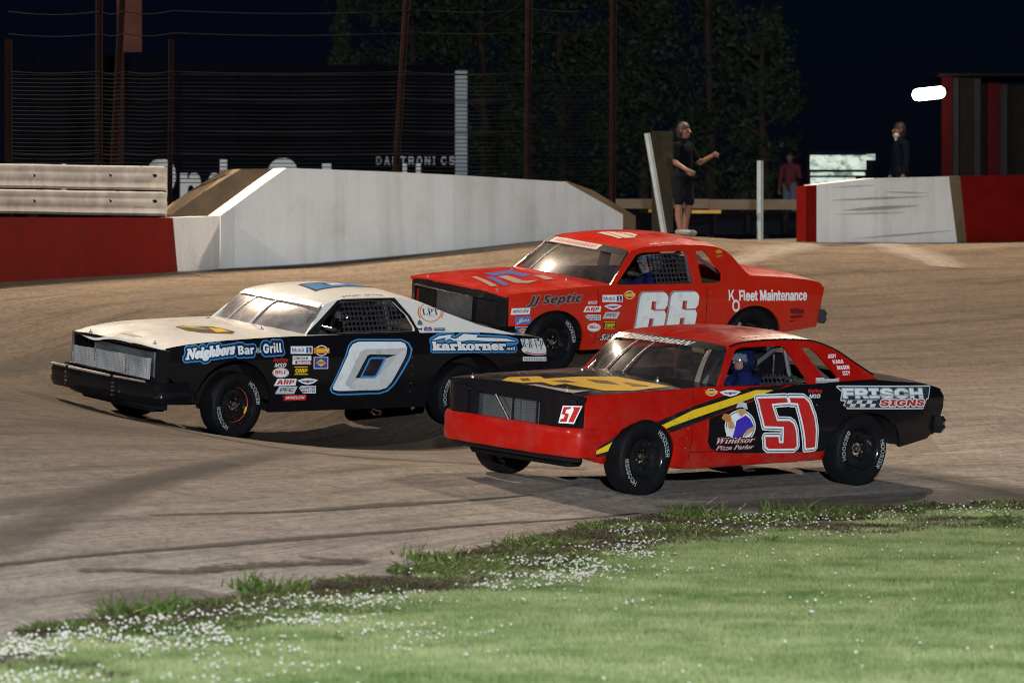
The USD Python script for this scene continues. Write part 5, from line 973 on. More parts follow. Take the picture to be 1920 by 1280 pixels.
# ------------------------------------------------------------------ land behind the track
M['land'] = plain('dark_packed_ground', (0.10, 0.085, 0.07), 0.95, var=0.35, scale=0.8)
wb = W_[::8]; outer = np.array([(90, 140.0), (160, 400), (-160, 400), (-90, 60.0)])
n_out = []
Wn = np.gradient(W_[:, :2], axis=0); Wn /= np.linalg.norm(Wn, axis=1, keepdims=True); Wn = np.stack([-Wn[:, 1], Wn[:, 0]], -1)
rows = []
for k in (0.25, 1.0, 3.0, 8.0, 25.0, 80.0, 300.0):
    q3 = W_[::6] + np.c_[Wn[::6] * k, np.zeros(len(W_[::6]))]; q3[:, 2] = W_[::6, 2] * (1 if k < 1 else 0) + (0 if k < 1 else 1) * (2.72 * min(1, k / 6) + W_[::6, 2] * (1 - min(1, k / 6))) - 0.01; rows.append(q3)
LV = np.stack(rows, 1); a, b = LV.shape[:2]; i, j = np.meshgrid(np.arange(a - 1), np.arange(b - 1), indexing='ij')
lq = np.stack([i * b + j, (i + 1) * b + j, (i + 1) * b + j + 1, i * b + j + 1], -1).reshape(-1, 4)
land = xform('ground', label='dark flat ground beyond the track walls', cat='ground', kind='structure')
obj('ground_sheet', (LV.reshape(-1, 3), lq), M['land'], land, smooth=True)

# ------------------------------------------------------------------ walls, guard rail, catch fence
M['whitewall'] = mat('white_painted_concrete', {'geo': ('geometry', {}), 'n': ('noise_texture', {'scale': 1.3, 'detail': 8.0, 'roughness': 0.7}), 'r': ('rgb_ramp', {'ramp': [(0.25, (0.60, 0.59, 0.57)), (0.45, (0.74, 0.74, 0.73)), (0.7, (0.80, 0.80, 0.80))]}),
    'mp': ('mapping', {'scale': (6, 6, 0.5)}), 'n2': ('noise_texture', {'scale': 1.0, 'detail': 5.0}), 'r2': ('rgb_ramp', {'ramp': [(0.3, (0.86, 0.85, 0.83)), (0.55, (1, 1, 1))]}), 'mx': ('mix_color', {'blend_type': 'multiply', 'fac': 1.0}),
    'n3': ('noise_texture', {'scale': 25.0, 'detail': 4.0}), 'b': ('bump', {'strength': 0.5, 'distance': 0.01}), 'p': ('principled_bsdf', {'roughness': 0.7})},
    [('geo.position', 'n.vector'), ('n.fac', 'r.fac'), ('geo.position', 'mp.vector'), ('mp.vector', 'n2.vector'), ('n2.fac', 'r2.fac'), ('r.color', 'mx.a'), ('r2.color', 'mx.b'), ('mx.result', 'p.base_color'), ('geo.position', 'n3.vector'), ('n3.fac', 'b.height'), ('b.normal', 'p.normal')])
M['redwall'] = plain('red_painted_concrete', (0.15, 0.006, 0.0045), 0.85, var=0.18, scale=3, bump=0.008, bscale=25, spec=0.04)
M['blurghost'] = plain('tan_blur_ghost', (0.14, 0.095, 0.055), 0.85, var=0.3, scale=2.5, bump=0.01, bscale=12)  # colour of the motion-blur ghosts along the walls
M['rail'] = plain('weathered_guard_rail', (0.42, 0.41, 0.39), 0.65, metallic=0.0, var=0.3, scale=3.0, bump=0.004, bscale=14)
M['rust'] = plain('rusty_steel_post', (0.013, 0.0055, 0.005), 0.9, var=0.35, spec=0.05)
M['scuff'] = markmat('tyre_scuff', (0.10, 0.10, 0.10), 0.20, 0.75, 4.0, 0.8, (1.5, 4.0))
M['lamp_tan'] = M['blurghost']
def wall_part(parent, name, st, thick, m, capmat=None):
    """st: (x at foot, y at foot, x at top, y at top, metres away) along the face towards the track."""
    A = np.array([at(a, b, d) for a, b, c_, e, d in st]); B = np.array([at(c_, e, d) for a, b, c_, e, d in st]); A[:, 2] -= 0.40
    n = len(st); d = B[-1, :2] - B[0, :2]; d /= np.linalg.norm(d); back = np.array([-d[1], d[0], 0]) * thick
    if back[1] < 0: back = -back
    V = np.vstack([A, B, A + back, B + back]); f = []
    for i in range(n - 1):
        for p, q_ in ((0, 1), (1, 3), (3, 2)): f += [(p * n + i, p * n + i + 1, q_ * n + i + 1), (p * n + i, q_ * n + i + 1, q_ * n + i)]
    for i, s in ((0, 1), (n - 1, -1)): f += [(i, n + i, 3 * n + i), (i, 3 * n + i, 2 * n + i)]
    return obj(name, (V, np.array(f)), m, parent)
lw = xform('track_wall', label='low red wall rising into the tall white concrete wall on the left', cat='wall')
wall_part(lw, 'red_section', [(-70, 536, -70, 405, 56.0), (0, 530, 0, 407, 57.5), (160, 520, 160, 408, 60.6), (338, 509, 324, 408, 63.6)], 0.32, M['redwall'])
wall_part(lw, 'white_section', [(338.4, 509, 324.4, 408, 63.6), (412, 504, 412, 405, 64.5)], 0.32, M['whitewall'])
wall_part(lw, 'tall_white_section', [(414, 504, 414, 404, 64.53), (440, 502, 440, 385, 64.7), (497, 498, 497, 343, 64.95), (537, 495, 537, 315, 65.1), (700, 482, 700, 321, 65.8), (850, 470, 850, 328, 66.5), (1060, 450, 1060, 341, 67.8), (1168, 441, 1168, 402, 68.5)], 0.32, M['whitewall'])
wall_part(lw, 'sloped_buttress', [(322, 470, 322, 402, 65.3), (385, 470, 385, 358, 65.5), (452, 460, 452, 317, 65.8), (560, 450, 560, 316, 66.3)], 0.5, M['blurghost'])  # added block: motion-blur ghost of the rising wall edge, given a shape
wall_part(lw, 'end_buttress', [(1060, 452, 1064, 340, 68.6), (1110, 446, 1110, 356, 68.9), (1192, 441, 1192, 405, 69.4)], 0.4, M['blurghost'])  # added block shaped after the blurred end of the tall wall
rw = xform('track_wall', label='low wall on the right with red end, white panel and red stripe', cat='wall')
wall_part(rw, 'red_end', [(1511, 458, 1511, 349, 71.6), (1531, 457, 1531, 347, 71.65)], 0.4, M['redwall'])
wall_part(rw, 'white_section', [(1531.4, 457, 1531.4, 346, 71.65), (1640, 450, 1640, 334, 72.0), (1799, 440, 1779, 331, 72.6)], 0.4, M['whitewall'])
wall_part(rw, 'tan_section', [(1799.4, 440, 1779.4, 331, 72.6), (1816, 438.7, 1800, 330, 72.7)], 0.4, M['blurghost'])  # tan band copies motion blur between the white and red paint
wall_part(rw, 'red_section', [(1816.4, 438.7, 1800.4, 330, 72.7), (1920, 432, 1920, 328, 73.2), (2010, 427, 2010, 326, 73.6)], 0.4, M['redwall'])
def scuff(px0, py0, px1, py1, wd, dd):
    n = 14; t = np.linspace(0, 1, n); up_ = [at(px0 + (px1 - px0) * a, py0 + (py1 - py0) * a - wd / 2 * math.sin(PI * a) - 0.5, dd + (px0 + (px1 - px0) * a - 1531) * 0.0036 - 0.02) for a in t]; lo = [at(px0 + (px1 - px0) * a, py0 + (py1 - py0) * a + wd / 2 * math.sin(PI * a) + 0.5, dd + (px0 + (px1 - px0) * a - 1531) * 0.0036 - 0.02) for a in t]
    V = np.stack([np.array(lo), np.array(up_)], 1).reshape(-1, 3); i = np.arange(n - 1); q_ = np.stack([2 * i, 2 * i + 2, 2 * i + 3, 2 * i + 1], -1)
    uv = np.stack([np.repeat(t, 2), np.tile([0.0, 1.0], n)], -1); obj('tyre_scuff', (V, q_), M['scuff'], rw, smooth=True, uv=uv)
for s in ((1555, 376, 1740, 368, 7), (1580, 395, 1725, 385, 12), (1565, 402, 1700, 398, 4), (1560, 352, 1640, 347, 3), (1660, 360, 1740, 362, 4), (1600, 448, 1790, 432, 5)): scuff(*s, 71.60)
gr = xform('guard_rail', label='double steel guard rail standing behind the red wall on the left', cat='guard rail')
for ya, yb in ((307, 352), (355, 400)):
    prof = [(0, 0.0), (0.09, 0.10), (0.02, 0.24), (0.02, 0.36), (0.10, 0.5), (0.02, 0.64), (0.02, 0.76), (0.09, 0.90), (0, 1.0)]
    st = [(-70, -2, 57.2), (0, 0, 58.7), (80, 1, 60.2), (160, 3, 61.7), (250, 4, 63.4), (306, 5, 64.3), (313, 7, 64.5)]
    V = np.array([[at(px, yb + dy + (ya - yb) * v, d - w * (1 if px < 310 else 0.3)) for w, v in prof] for px, dy, d in st]); m = len(prof); V2 = V + np.array([-0.01, 0.012, 0.0])
    f = []
    for i in range(len(st) - 1):
        for j in range(m - 1): f += [(i * m + j, (i + 1) * m + j, (i + 1) * m + j + 1), (i * m + j, (i + 1) * m + j + 1, i * m + j + 1)]
    obj('rail_beam', (V.reshape(-1, 3), np.array(f)), M['rail'], gr, smooth=30)
    for px, dd in ((62, 59.85), (205, 62.55), (290, 64.0)):
        p = at(px, (ya + yb) / 2, dd - 0.04); b = trimesh.creation.icosphere(1, 0.035); b.apply_scale((1, 0.5, 0.7)); b.apply_translation(p); obj('bolt', b, M['dark'], gr)
for px, dd in ((60, 60.0), (205, 62.7), (300, 64.4)):
    p = at(px, 402, dd + 0.1); obj('post', bx(p[0] - 0.07, p[0] + 0.07, p[1], p[1] + 0.14, p[2] - 0.5, p[2] + 0.62), M['rust'], gr)
cf = xform('catch_fence', label='tall catch fence of rusty posts and steel cables along the wall', cat='fence')
FP = [(15, 16, 61.0), (186, 185, 64.0), (232, 207, 65.0), (322, 318, 66.0), (766, 736, 68.0), (992, 988, 69.0), (1150, 1148, 70.0)]
for k, (xt, xb, d) in enumerate(FP):
    b = at(xb, 420, d); tp = at(xt, -60, d); tp2 = b + (tp - b) * (1.0 if k not in (0, 3) else 0.72); obj('post', tube([b - np.array([0, 0, .6]), b, tp2], 0.05 if k != 3 else 0.035, 8), M['rust'], cf)
M['cable'] = plain('fence_cable', (0.008, 0.008, 0.0085), 0.9, spec=0.04)
for y0, sag in ((20, 6), (62, 5), (135, 4), (185, 4), (245, 4), (288, 3)):
    for k in range(len(FP) - 1):
        (xa, _, da), (xb, _, db) = FP[k], FP[k + 1]
        xs = np.linspace(0, 1, 7); pts = [at(xa + (xb - xa) * t, y0 + sag * math.sin(PI * t) + 0.012 * (xa - 400) * (0.2 if y0 > 100 else -0.5), da + (db - da) * t - 0.06) for t in xs]
        obj('cable', tube(pts, 0.008, 5), M['cable'], cf)
mesh_wires = []
for y0 in np.arange(140, 345, 7.5):
    for k in range(len(FP) - 1):
        (xa, _, da), (xb, _, db) = FP[k], FP[k + 1]; mesh_wires.append(tube([at(xa, y0, da - 0.08), at((xa + xb) / 2, y0 + 1.5, (da + db) / 2 - 0.08), at(xb, y0, db - 0.08)], 0.0055 if int(y0 * 2) % 3 else 0.010, 4, False))
obj('mesh_wire', cat(mesh_wires), M['cable'], cf, kind='stuff')
# ------------------------------------------------------------------ dark structures behind the fence
M['navy'] = plain('dark_board_face', (0.0035, 0.005, 0.011), 0.8, var=0.25, scale=1.0, spec=0.08)
M['palecol'] = plain('pale_steel_column', (0.42, 0.47, 0.52), 0.5, var=0.15)
M['sidewhite'] = plain('sign_letter_white', (0.74, 0.77, 0.80), 0.5, var=0.08)
M['redboard'] = plain('faded_red_board', (0.045, 0.017, 0.015), 0.7, var=0.3, scale=2, spec=0.05)
def slab(px0, py0, px1, py1, d0, d1, t):
    A, B = at(px0, py1, d0), at(px1, py1, d1); zt0, zt1 = at(px0, py0, d0)[2], at(px1, py0, d1)[2]
    n = np.array([-(B - A)[1], (B - A)[0], 0]); n /= np.linalg.norm(n); n = n * t if n[1] > 0 else -n * t
    V = np.array([A, B, [B[0], B[1], zt1], [A[0], A[1], zt0]]); V = np.vstack([V, V + n]); return trimesh.convex.convex_hull(V)
sb = xform('scoreboard', label='dark scoreboard with maker lettering and a pale steel column at its right end', cat='scoreboard')
obj('panel', slab(445, 122, 853, 312, 100, 100, 0.5), M['navy'], sb)
obj('column', slab(853.5, 133, 876, 470, 99.8, 99.8, 0.35), M['palecol'], sb)
def sign_text(parent, text, px0, py, px1, h, d, m, style='semi', name='letter', depth=0.03):
    for ch, x0, x1 in text:
        sh = letters(ch, style); b = sh.bounds; A, B = at(px0 + (px1 - px0) * x0, py, d), at(px0 + (px1 - px0) * x1, py, d); hh = h * d / F
        sh = affinity.affine_transform(sh, [(B[0] - A[0]) / b[2], 0, 0, hh, 0, 0]); ms = []
        for g_ in flat(sh):
            e = trimesh.creation.extrude_polygon(g_, depth, engine='earcut'); v = e.vertices; e.vertices = np.stack([A[0] + v[:, 0], A[1] - v[:, 2], A[2] + v[:, 1]], -1); ms.append(e)
        obj(name, cat(ms), m, parent)
sign_text(sb, [(ch, i / 10 + 0.01, i / 10 + (0.075 if ch != 'I' else 0.035)) for i, ch in enumerate('DAKTRONICS')], 704, 309, 856, 15, 99.95, M['sidewhite'])
wsn = xform('screen_fence', label='dark windscreen panels on a fence at the upper left', cat='fence')
for k in range(4): obj('panel', slab(-60 + 125 * k, 84 + 10 * k, 62 + 125 * k, 330, 97, 97, 0.08), M['navy'], wsn)
lb = xform('lettered_sign', label='white lettered sign showing 2nd just past the guard rail end', cat='sign')
sign_text(lb, [('2', 0, .112), ('n', .126, .206), ('d', .226, .302), ('S', .45, .57), ('t', .646, .71)], 275, 402, 775, 104, 90, M['sidewhite'], 'sans')
sign_text(lb, [('l', 0.0, .018), ('l', .962, 0.98), ('l', 1.0, 1.02)], 116, 402, 780, 95, 90, M['sidewhite'], 'sans')
obj('backing_board', slab(90, 318, 830, 470, 90.2, 90.2, 0.08), M['navy'], lb)
pb = xform('banner_pole', label='faded red board hanging high on a pole at the upper left', cat='banner')
obj('board', slab(219, -60, 265, 98, 74, 74, 0.12), M['redboard'], pb); obj('pole', tube([at(226, 470, 74.3), at(226, -60, 74.3)], 0.06, 8), M['rust'], pb)
# ------------------------------------------------------------------ trees
M['bark'] = plain('dark_bark', (0.05, 0.035, 0.025), 0.9, var=0.3, scale=5)
M['leafdark'] = blade_mat('dark_foliage', [(0.0, (0.05, 0.09, 0.05)), (0.5, (0.08, 0.135, 0.07)), (1.0, (0.12, 0.17, 0.08))], [(0.0, (0.06, 0.05, 0.03)), (1.0, (0.09, 0.07, 0.04))], 0.4)
def tree(px, d, h, rad, seed, lab, conifer=False, n=11000):
    r = np.random.default_rng(seed); b = at(px, 512, d); b[2] = 2.6
    T = xform('conifer_tree' if conifer else 'tree', loc=tuple(b), label=lab, cat='tree', group='trees beyond the fence')
    tr = [tube([(0, 0, -0.3), (0.05, 0, h * 0.3), (-0.05, 0.05, h * 0.6), (0, 0, h * 0.92)], [0.16, 0.12, 0.08, 0.02], 8)]
    ends = []
    for k in range(16):
        a = r.random() * 2 * PI; z0 = h * (0.15 + 0.7 * k / 16); ln = rad * (1 - k / 16 if conifer else 0.6 + 0.4 * math.sin(PI * (0.2 + k / 20))) * r.uniform(0.7, 1.0)
        e = np.array([math.cos(a) * ln, math.sin(a) * ln, z0 + (0.0 if conifer else h * 0.12)]); tr.append(tube([(0, 0, z0), tuple(e * np.array([.5, .5, 0]) + np.array([0, 0, z0 + 0.05 * h])), tuple(e)], [0.05, 0.03, 0.01], 5)); ends.append(e)
    obj('trunk', cat(tr), M['bark'], T, smooth=40)
    if conifer:
        z = h * (0.08 + 0.92 * r.random(n) ** 1.3); rr = rad * (1 - z / h * 0.97) * (0.45 + 0.55 * np.sqrt(r.random(n))) * (0.8 + 0.25 * np.sin(z * 7)); a = r.random(n) * 2 * PI; P = np.stack([rr * np.cos(a), rr * np.sin(a), z], -1)
    else:
        nc = 52; cz = h * r.uniform(0.12, 0.95, nc); cr = rad * (0.35 + 0.65 * np.sin(PI * np.clip(cz / h, 0.1, 0.93))) * r.uniform(0.3, 0.95, nc); ca = r.random(nc) * 2 * PI
        C_ = np.stack([cr * np.cos(ca), cr * np.sin(ca), cz], -1); w = r.integers(0, nc, n); P = C_[w] + r.normal(0, 1, (n, 3)) * (rad * 0.135) * np.array([1, 1, 0.7])
    s = r.uniform(0.04, 0.11, n)[:, None]; u = r.normal(0, 1, (n, 3)); u /= np.linalg.norm(u, axis=1, keepdims=True); v = np.cross(u, r.normal(0, 1, (n, 3))); v /= np.linalg.norm(v, axis=1, keepdims=True)
    V = np.stack([P - u * s, P + v * s * 0.45, P + u * s, P - v * s * 0.45], 1).reshape(-1, 3); q_ = np.arange(n * 4).reshape(-1, 4)
    obj('crown', (V, q_), M['leafdark'], T, kind='stuff')
tree(640, 118, 6.6, 1.35, 1, 'small pointed conifer at the left of the dark tree group', True, 4200)
tree(775, 126, 10.5, 2.1, 2, 'tall dark tree behind the scoreboard')
tree(905, 122, 10.0, 1.9, 3, 'dark tree just right of the pale scoreboard column')
tree(1050, 124, 10.8, 2.2, 4, 'broad dark tree above the end of the tall white wall')
tree(1205, 120, 10.2, 2.1, 5, 'broad green tree behind the leaning white gate post')
tree(1330, 118, 10.0, 1.9, 6, 'greener tree behind the standing man at the gate')
tree(1430, 114, 6.2, 1.05, 7, 'shorter tree at the right edge of the tree group', False, 3600)
# ------------------------------------------------------------------ gate, posts and low rail in the opening
M['whitepost'] = plain('white_painted_pipe', (0.34, 0.38, 0.40), 0.5, var=0.15)
gt = xform('gate', label='leaning white gate post with a dull tan mesh panel, in the wall opening', cat='gate')
obj('post', tube([at(1246, 443, 73), at(1213, 250, 73)], 0.045, 10), M['whitepost'], gt)
M['tanmesh'] = plain('dull_tan_panel', (0.030, 0.026, 0.019), 0.9, var=0.3, spec=0.05)
obj('panel', slab(1222, 246, 1262, 436, 73.2, 73.2, 0.03), M['tanmesh'], gt)
p1 = at(1425, 442, 74.5); wp_ = xform('post', loc=tuple(p1), label='upright white post alone in the wall opening', cat='post')
obj('pipe', tube([(0, 0, -0.1), (0, 0, 1.17)], 0.05, 10), M['whitepost'], wp_); obj('cap', tube([(0, 0, 1.17), (0, 0, 1.19)], 0.056, 10), M['rust'], wp_)
lr = xform('low_rail', label='low brown board rail with yellow edge boards behind the opening', cat='rail')
M['brownboard'] = plain('brown_grey_board', (0.11, 0.085, 0.06), 0.8, var=0.3, scale=2); M['yellowboard'] = plain('yellow_edge_board', (0.45, 0.26, 0.03), 0.6, var=0.2)
obj('board', slab(1150, 373, 1330, 391, 82, 82, 0.08), M['brownboard'], lr); obj('board', slab(1330.5, 374, 1520, 393, 82, 82, 0.08), M['brownboard'], lr)
obj('yellow_board', slab(1216, 392.5, 1262, 398, 81.9, 81.9, 0.05), M['yellowboard'], lr); obj('yellow_board', slab(1297, 394, 1352, 400, 81.9, 81.9, 0.05), M['yellowboard'], lr)
for px in (1165, 1250, 1338, 1400, 1470): obj('support', slab(px, 378, px + 7, 436, 82.1, 82.1, 0.1), M['dark'], lr)
tb = xform('equipment_box', label='dark low equipment box behind the low board rail', cat='box'); obj('shell', slab(1160, 400, 1500, 440, 86, 86, 1.0), M['navy'], tb); obj('lid', slab(1158, 396, 1502, 400, 86, 86, 1.05), M['dark'], tb)  # dark block filling the area below the rail
# ------------------------------------------------------------------ lit sign, shed and lamp on the right
M['litsign'] = mat('lit_sign_face', {'geo': ('geometry', {}), 'mp': ('mapping', {'scale': (3.0, 1.0, 5.0)}), 'n': ('noise_texture', {'scale': 2.2, 'detail': 3.0}), 'r': ('rgb_ramp', {'ramp': [(0.36, (0.20, 0.26, 0.22)), (0.5, (0.62, 0.76, 0.64)), (0.6, (0.85, 0.95, 0.85))]}), 'e': ('emission', {'strength': 0.85})}, [('geo.position', 'mp.vector'), ('mp.vector', 'n.vector'), ('n.fac', 'r.fac'), ('r.color', 'e.color')], surface='e.emission')
ls = xform('lit_sign', label='small glowing pale green sign above the right wall', cat='sign')
obj('housing', slab(1512, 284, 1636, 352, 92.2, 92.2, 0.2), M['navy'], ls)
obj('lit_row', slab(1519, 291, 1624, 318, 92, 92, 0.05), M['litsign'], ls); obj('lit_row', slab(1624.5, 289, 1641, 300, 92, 92, 0.05), M['litsign'], ls); obj('lit_row', slab(1520, 323, 1622, 329, 92, 92, 0.05), M['litsign'], ls); obj('lit_row', slab(1520, 333, 1604, 345, 92, 92, 0.05), M['litsign'], ls)
for px in (1530, 1610): obj('leg', slab(px, 352, px + 6, 470, 92.1, 92.1, 0.06), M['dark'], ls)
M['shedred'] = plain('red_shed_steel', (0.055, 0.004, 0.005), 0.8, var=0.2, spec=0.08); M['shedgrey'] = plain('grey_lilac_steel', (0.030, 0.025, 0.031), 0.8, var=0.2, spec=0.08); M['shedbrown'] = plain('brown_steel_sheet', (0.016, 0.011, 0.010), 0.8, var=0.3, spec=0.08)
sh_ = xform('shed', label='dark steel shed with red upright posts at the far right', cat='shed')
for (a, b, t, m, nm, dd) in ((1766, 1785, 143, 'shedred', 'post', 88), (1785.5, 1797, 146, 'shedgrey', 'trim', 88.05), (1797.5, 1826, 146, 'shedbrown', 'wall_panel', 88.1), (1826.5, 1838, 147, 'shedgrey', 'trim', 88.05), (1838.5, 1851, 158, 'shedbrown', 'wall_panel', 88.3), (1851.5, 1873, 156, 'shedred', 'post', 88), (1873.5, 1888, 158, 'shedgrey', 'trim', 88.05), (1888.5, 1990, 160, 'shedbrown', 'wall_panel', 88.3)):
    obj(nm, slab(a, t, b, 470, dd, dd, 0.25), M[m], sh_)
obj('roof', slab(1760, 138, 2000, 142.5, 87.7, 87.7, 3.0), M['dark'], sh_)
M['tubelight'] = mat('tube_light_glow', {'e': ('emission', {'color': (1.0, 1.0, 0.72), 'strength': 14.0})}, [], surface='e.emission')
tl = xform('tube_lamp', label='bright glowing tube lamp on the corner of the shed', cat='lamp')
A, B = at(1721, 178, 87.2), at(1762, 173.5, 87.2); dv = (B - A) / np.linalg.norm(B - A)
caps = [A - dv * 0.10, A - dv * 0.085, A - dv * 0.05, A, B, B + dv * 0.05, B + dv * 0.085, B + dv * 0.10]
obj('tube', tube(caps, [0.02, 0.065, 0.095, 0.108, 0.108, 0.095, 0.065, 0.02], 14), M['tubelight'], tl, smooth=True)
obj('bracket', tube([at(1752, 172, 87.5), at(1775, 168, 88.0)], 0.03, 6), M['dark'], tl)
ow = xform('overhead_wire', label='thin wire crossing the dark sky at the upper right', cat='wire'); obj('strand', tube([at(1640, 104, 95), at(1720, 102, 95), at(1790, 96, 95), at(2000, 80, 95)], 0.012, 5), M['cable'], ow)
# floodlight poles that carry the lamps set at the top of this script (outside the picture; the flash stand-in pole is added)
M['galv'] = plain('galvanised_pole', (0.35, 0.36, 0.37), 0.5, metallic=0.5)
for nm, p, a, c_, inten in FLOODS:
    p = np.array(p); dirn = np.array(a) - p; dirn /= np.linalg.norm(dirn); back = p - dirn * 0.10; gz = 2.6 if p[1] > 60 else (GRASS if nm != 'left' else 0.0)
    fl = xform('floodlight_pole', label=f'tall galvanised {nm} floodlight pole aimed at the turn', cat='light pole')
    hd = lathe_y([(0.0, 0.22), (0.15, 0.20), (0.34, 0.05), (0.36, -0.04), (0.34, -0.04), (0.325, 0.04), (0.0, 0.05)], 24); z = np.array([0, 1.0, 0]); ax = np.cross(z, -dirn); s = np.linalg.norm(ax); M4 = trimesh.transformations.rotation_matrix(math.atan2(s, float(z @ -dirn)), ax / s); hd.apply_transform(M4); hd.apply_translation(p - dirn * 0.06)
    obj('lamp_housing', hd, M['blackmetal'], fl, smooth=30)
    base = p - dirn * np.array([1, 1, 0]) * 0.9
    obj('pole', tube([(base[0], base[1], gz - 0.3), (base[0], base[1], p[2] + 0.4)], [0.14, 0.09], 10), M['galv'], fl); obj('arm', tube([(base[0], base[1], p[2] + 0.1), tuple(p - dirn * 0.22)], 0.05, 8), M['galv'], fl)

# ------------------------------------------------------------------ people
def capsule_hull(a, ra, b, rb):
    def sp(c_, r_):
        s = manifold3d.Manifold.sphere(r_, 12); return s.translate(tuple(map(float, c_)))
    return manifold3d.Manifold.batch_hull([sp(a, ra), sp(b, rb)])
def blend(bones, edge=0.03, it=8):
    m = manifold3d.Manifold()
    for a, ra, b, rb in bones: m = m + capsule_hull(a, ra, b, rb)
    m = m.refine_to_length(edge); q_ = m.to_mesh(); t = trimesh.Trimesh(np.array(q_.vert_properties[:, :3]), np.array(q_.tri_verts), process=True)
    trimesh.smoothing.filter_taubin(t, iterations=it); return t
def cloth_mat(n, c_): return plain(n, c_, 0.85, var=0.2, scale=12, bump=0.004, bscale=30, spec=0.06)
M['skin'] = plain('skin', (0.24, 0.11, 0.08), 0.55, var=0.12, scale=14); M['hair'] = plain('hair_brown', (0.02, 0.012, 0.01), 0.6, var=0.3)
def hand(w, d, n, s=1):
    """Palm from the wrist w along d with palm normal n: four curled fingers and a thumb on the side s."""
    w, d, n = map(np.asarray, (w, d, n)); d = d / np.linalg.norm(d); n = n / np.linalg.norm(n); e = np.cross(d, n)
    out = [(w, 0.026, w + d * 0.03, 0.028)]
    for k, ln in enumerate((0.072, 0.080, 0.074, 0.058)):
        o = w + d * 0.085 + e * (k - 1.5) * 0.021; out.append((w + d * 0.02 + e * (k - 1.5) * 0.015, 0.015, o, 0.012))
        a = o + d * ln * 0.40 + n * ln * 0.15; b = a + d * ln * 0.10 + n * ln * 0.38; c_ = b - d * ln * 0.20 + n * ln * 0.15; out += [(o, 0.0105, a, 0.0095), (a, 0.0095, b, 0.009), (b, 0.009, c_, 0.008)]
    t0 = w + d * 0.03 + e * s * 0.03; t1 = t0 + d * 0.028 + e * s * 0.025 + n * 0.012; t2 = t1 + d * 0.028 + n * 0.018; out += [(w + d * 0.015, 0.018, t0, 0.014), (t0, 0.014, t1, 0.012), (t1, 0.012, t2, 0.010)]
    return out
def face_parts(h, f, rt, up_, r=0.10):
    """Head bones: skull, jaw, nose, ears, looking along f."""
    return [(h, r * 0.92, h + up_ * r * 0.25, r * 0.88), (h + f * r * 0.25 - up_ * r * 0.45, r * 0.62, h + f * r * 0.35 - up_ * r * 0.75, r * 0.45), (h + f * r * 0.92 + up_ * r * 0.12, r * 0.10, h + f * r * 1.12 - up_ * r * 0.12, r * 0.14), (h + rt * r * 0.92 - up_ * r * 0.05, r * 0.14, h + rt * r * 0.95 + up_ * r * 0.15, r * 0.16), (h - rt * r * 0.92 - up_ * r * 0.05, r * 0.14, h - rt * r * 0.95 + up_ * r * 0.15, r * 0.16)]
M['eye'] = plain('eye_dark', (0.03, 0.02, 0.02), 0.2)
def eyes(parent, h, f, rt, up_, r=0.10):
    for s in (-1, 1):
        e = trimesh.creation.icosphere(1, r * 0.13); e.apply_translation(h + f * r * 0.86 + rt * s * r * 0.36 + up_ * r * 0.10); obj('eye', e, M['eye'], parent)
    m = trimesh.creation.icosphere(1, 1); m.apply_scale((r * 0.30, r * 0.12, r * 0.07)); yaw = math.atan2(f[1], f[0]) - PI / 2; m.apply_transform(trimesh.transformations.rotation_matrix(yaw, [0, 0, 1])); m.apply_translation(h + f * r * 0.78 - up_ * r * 0.52); obj('mouth', m, M['skin'], parent)
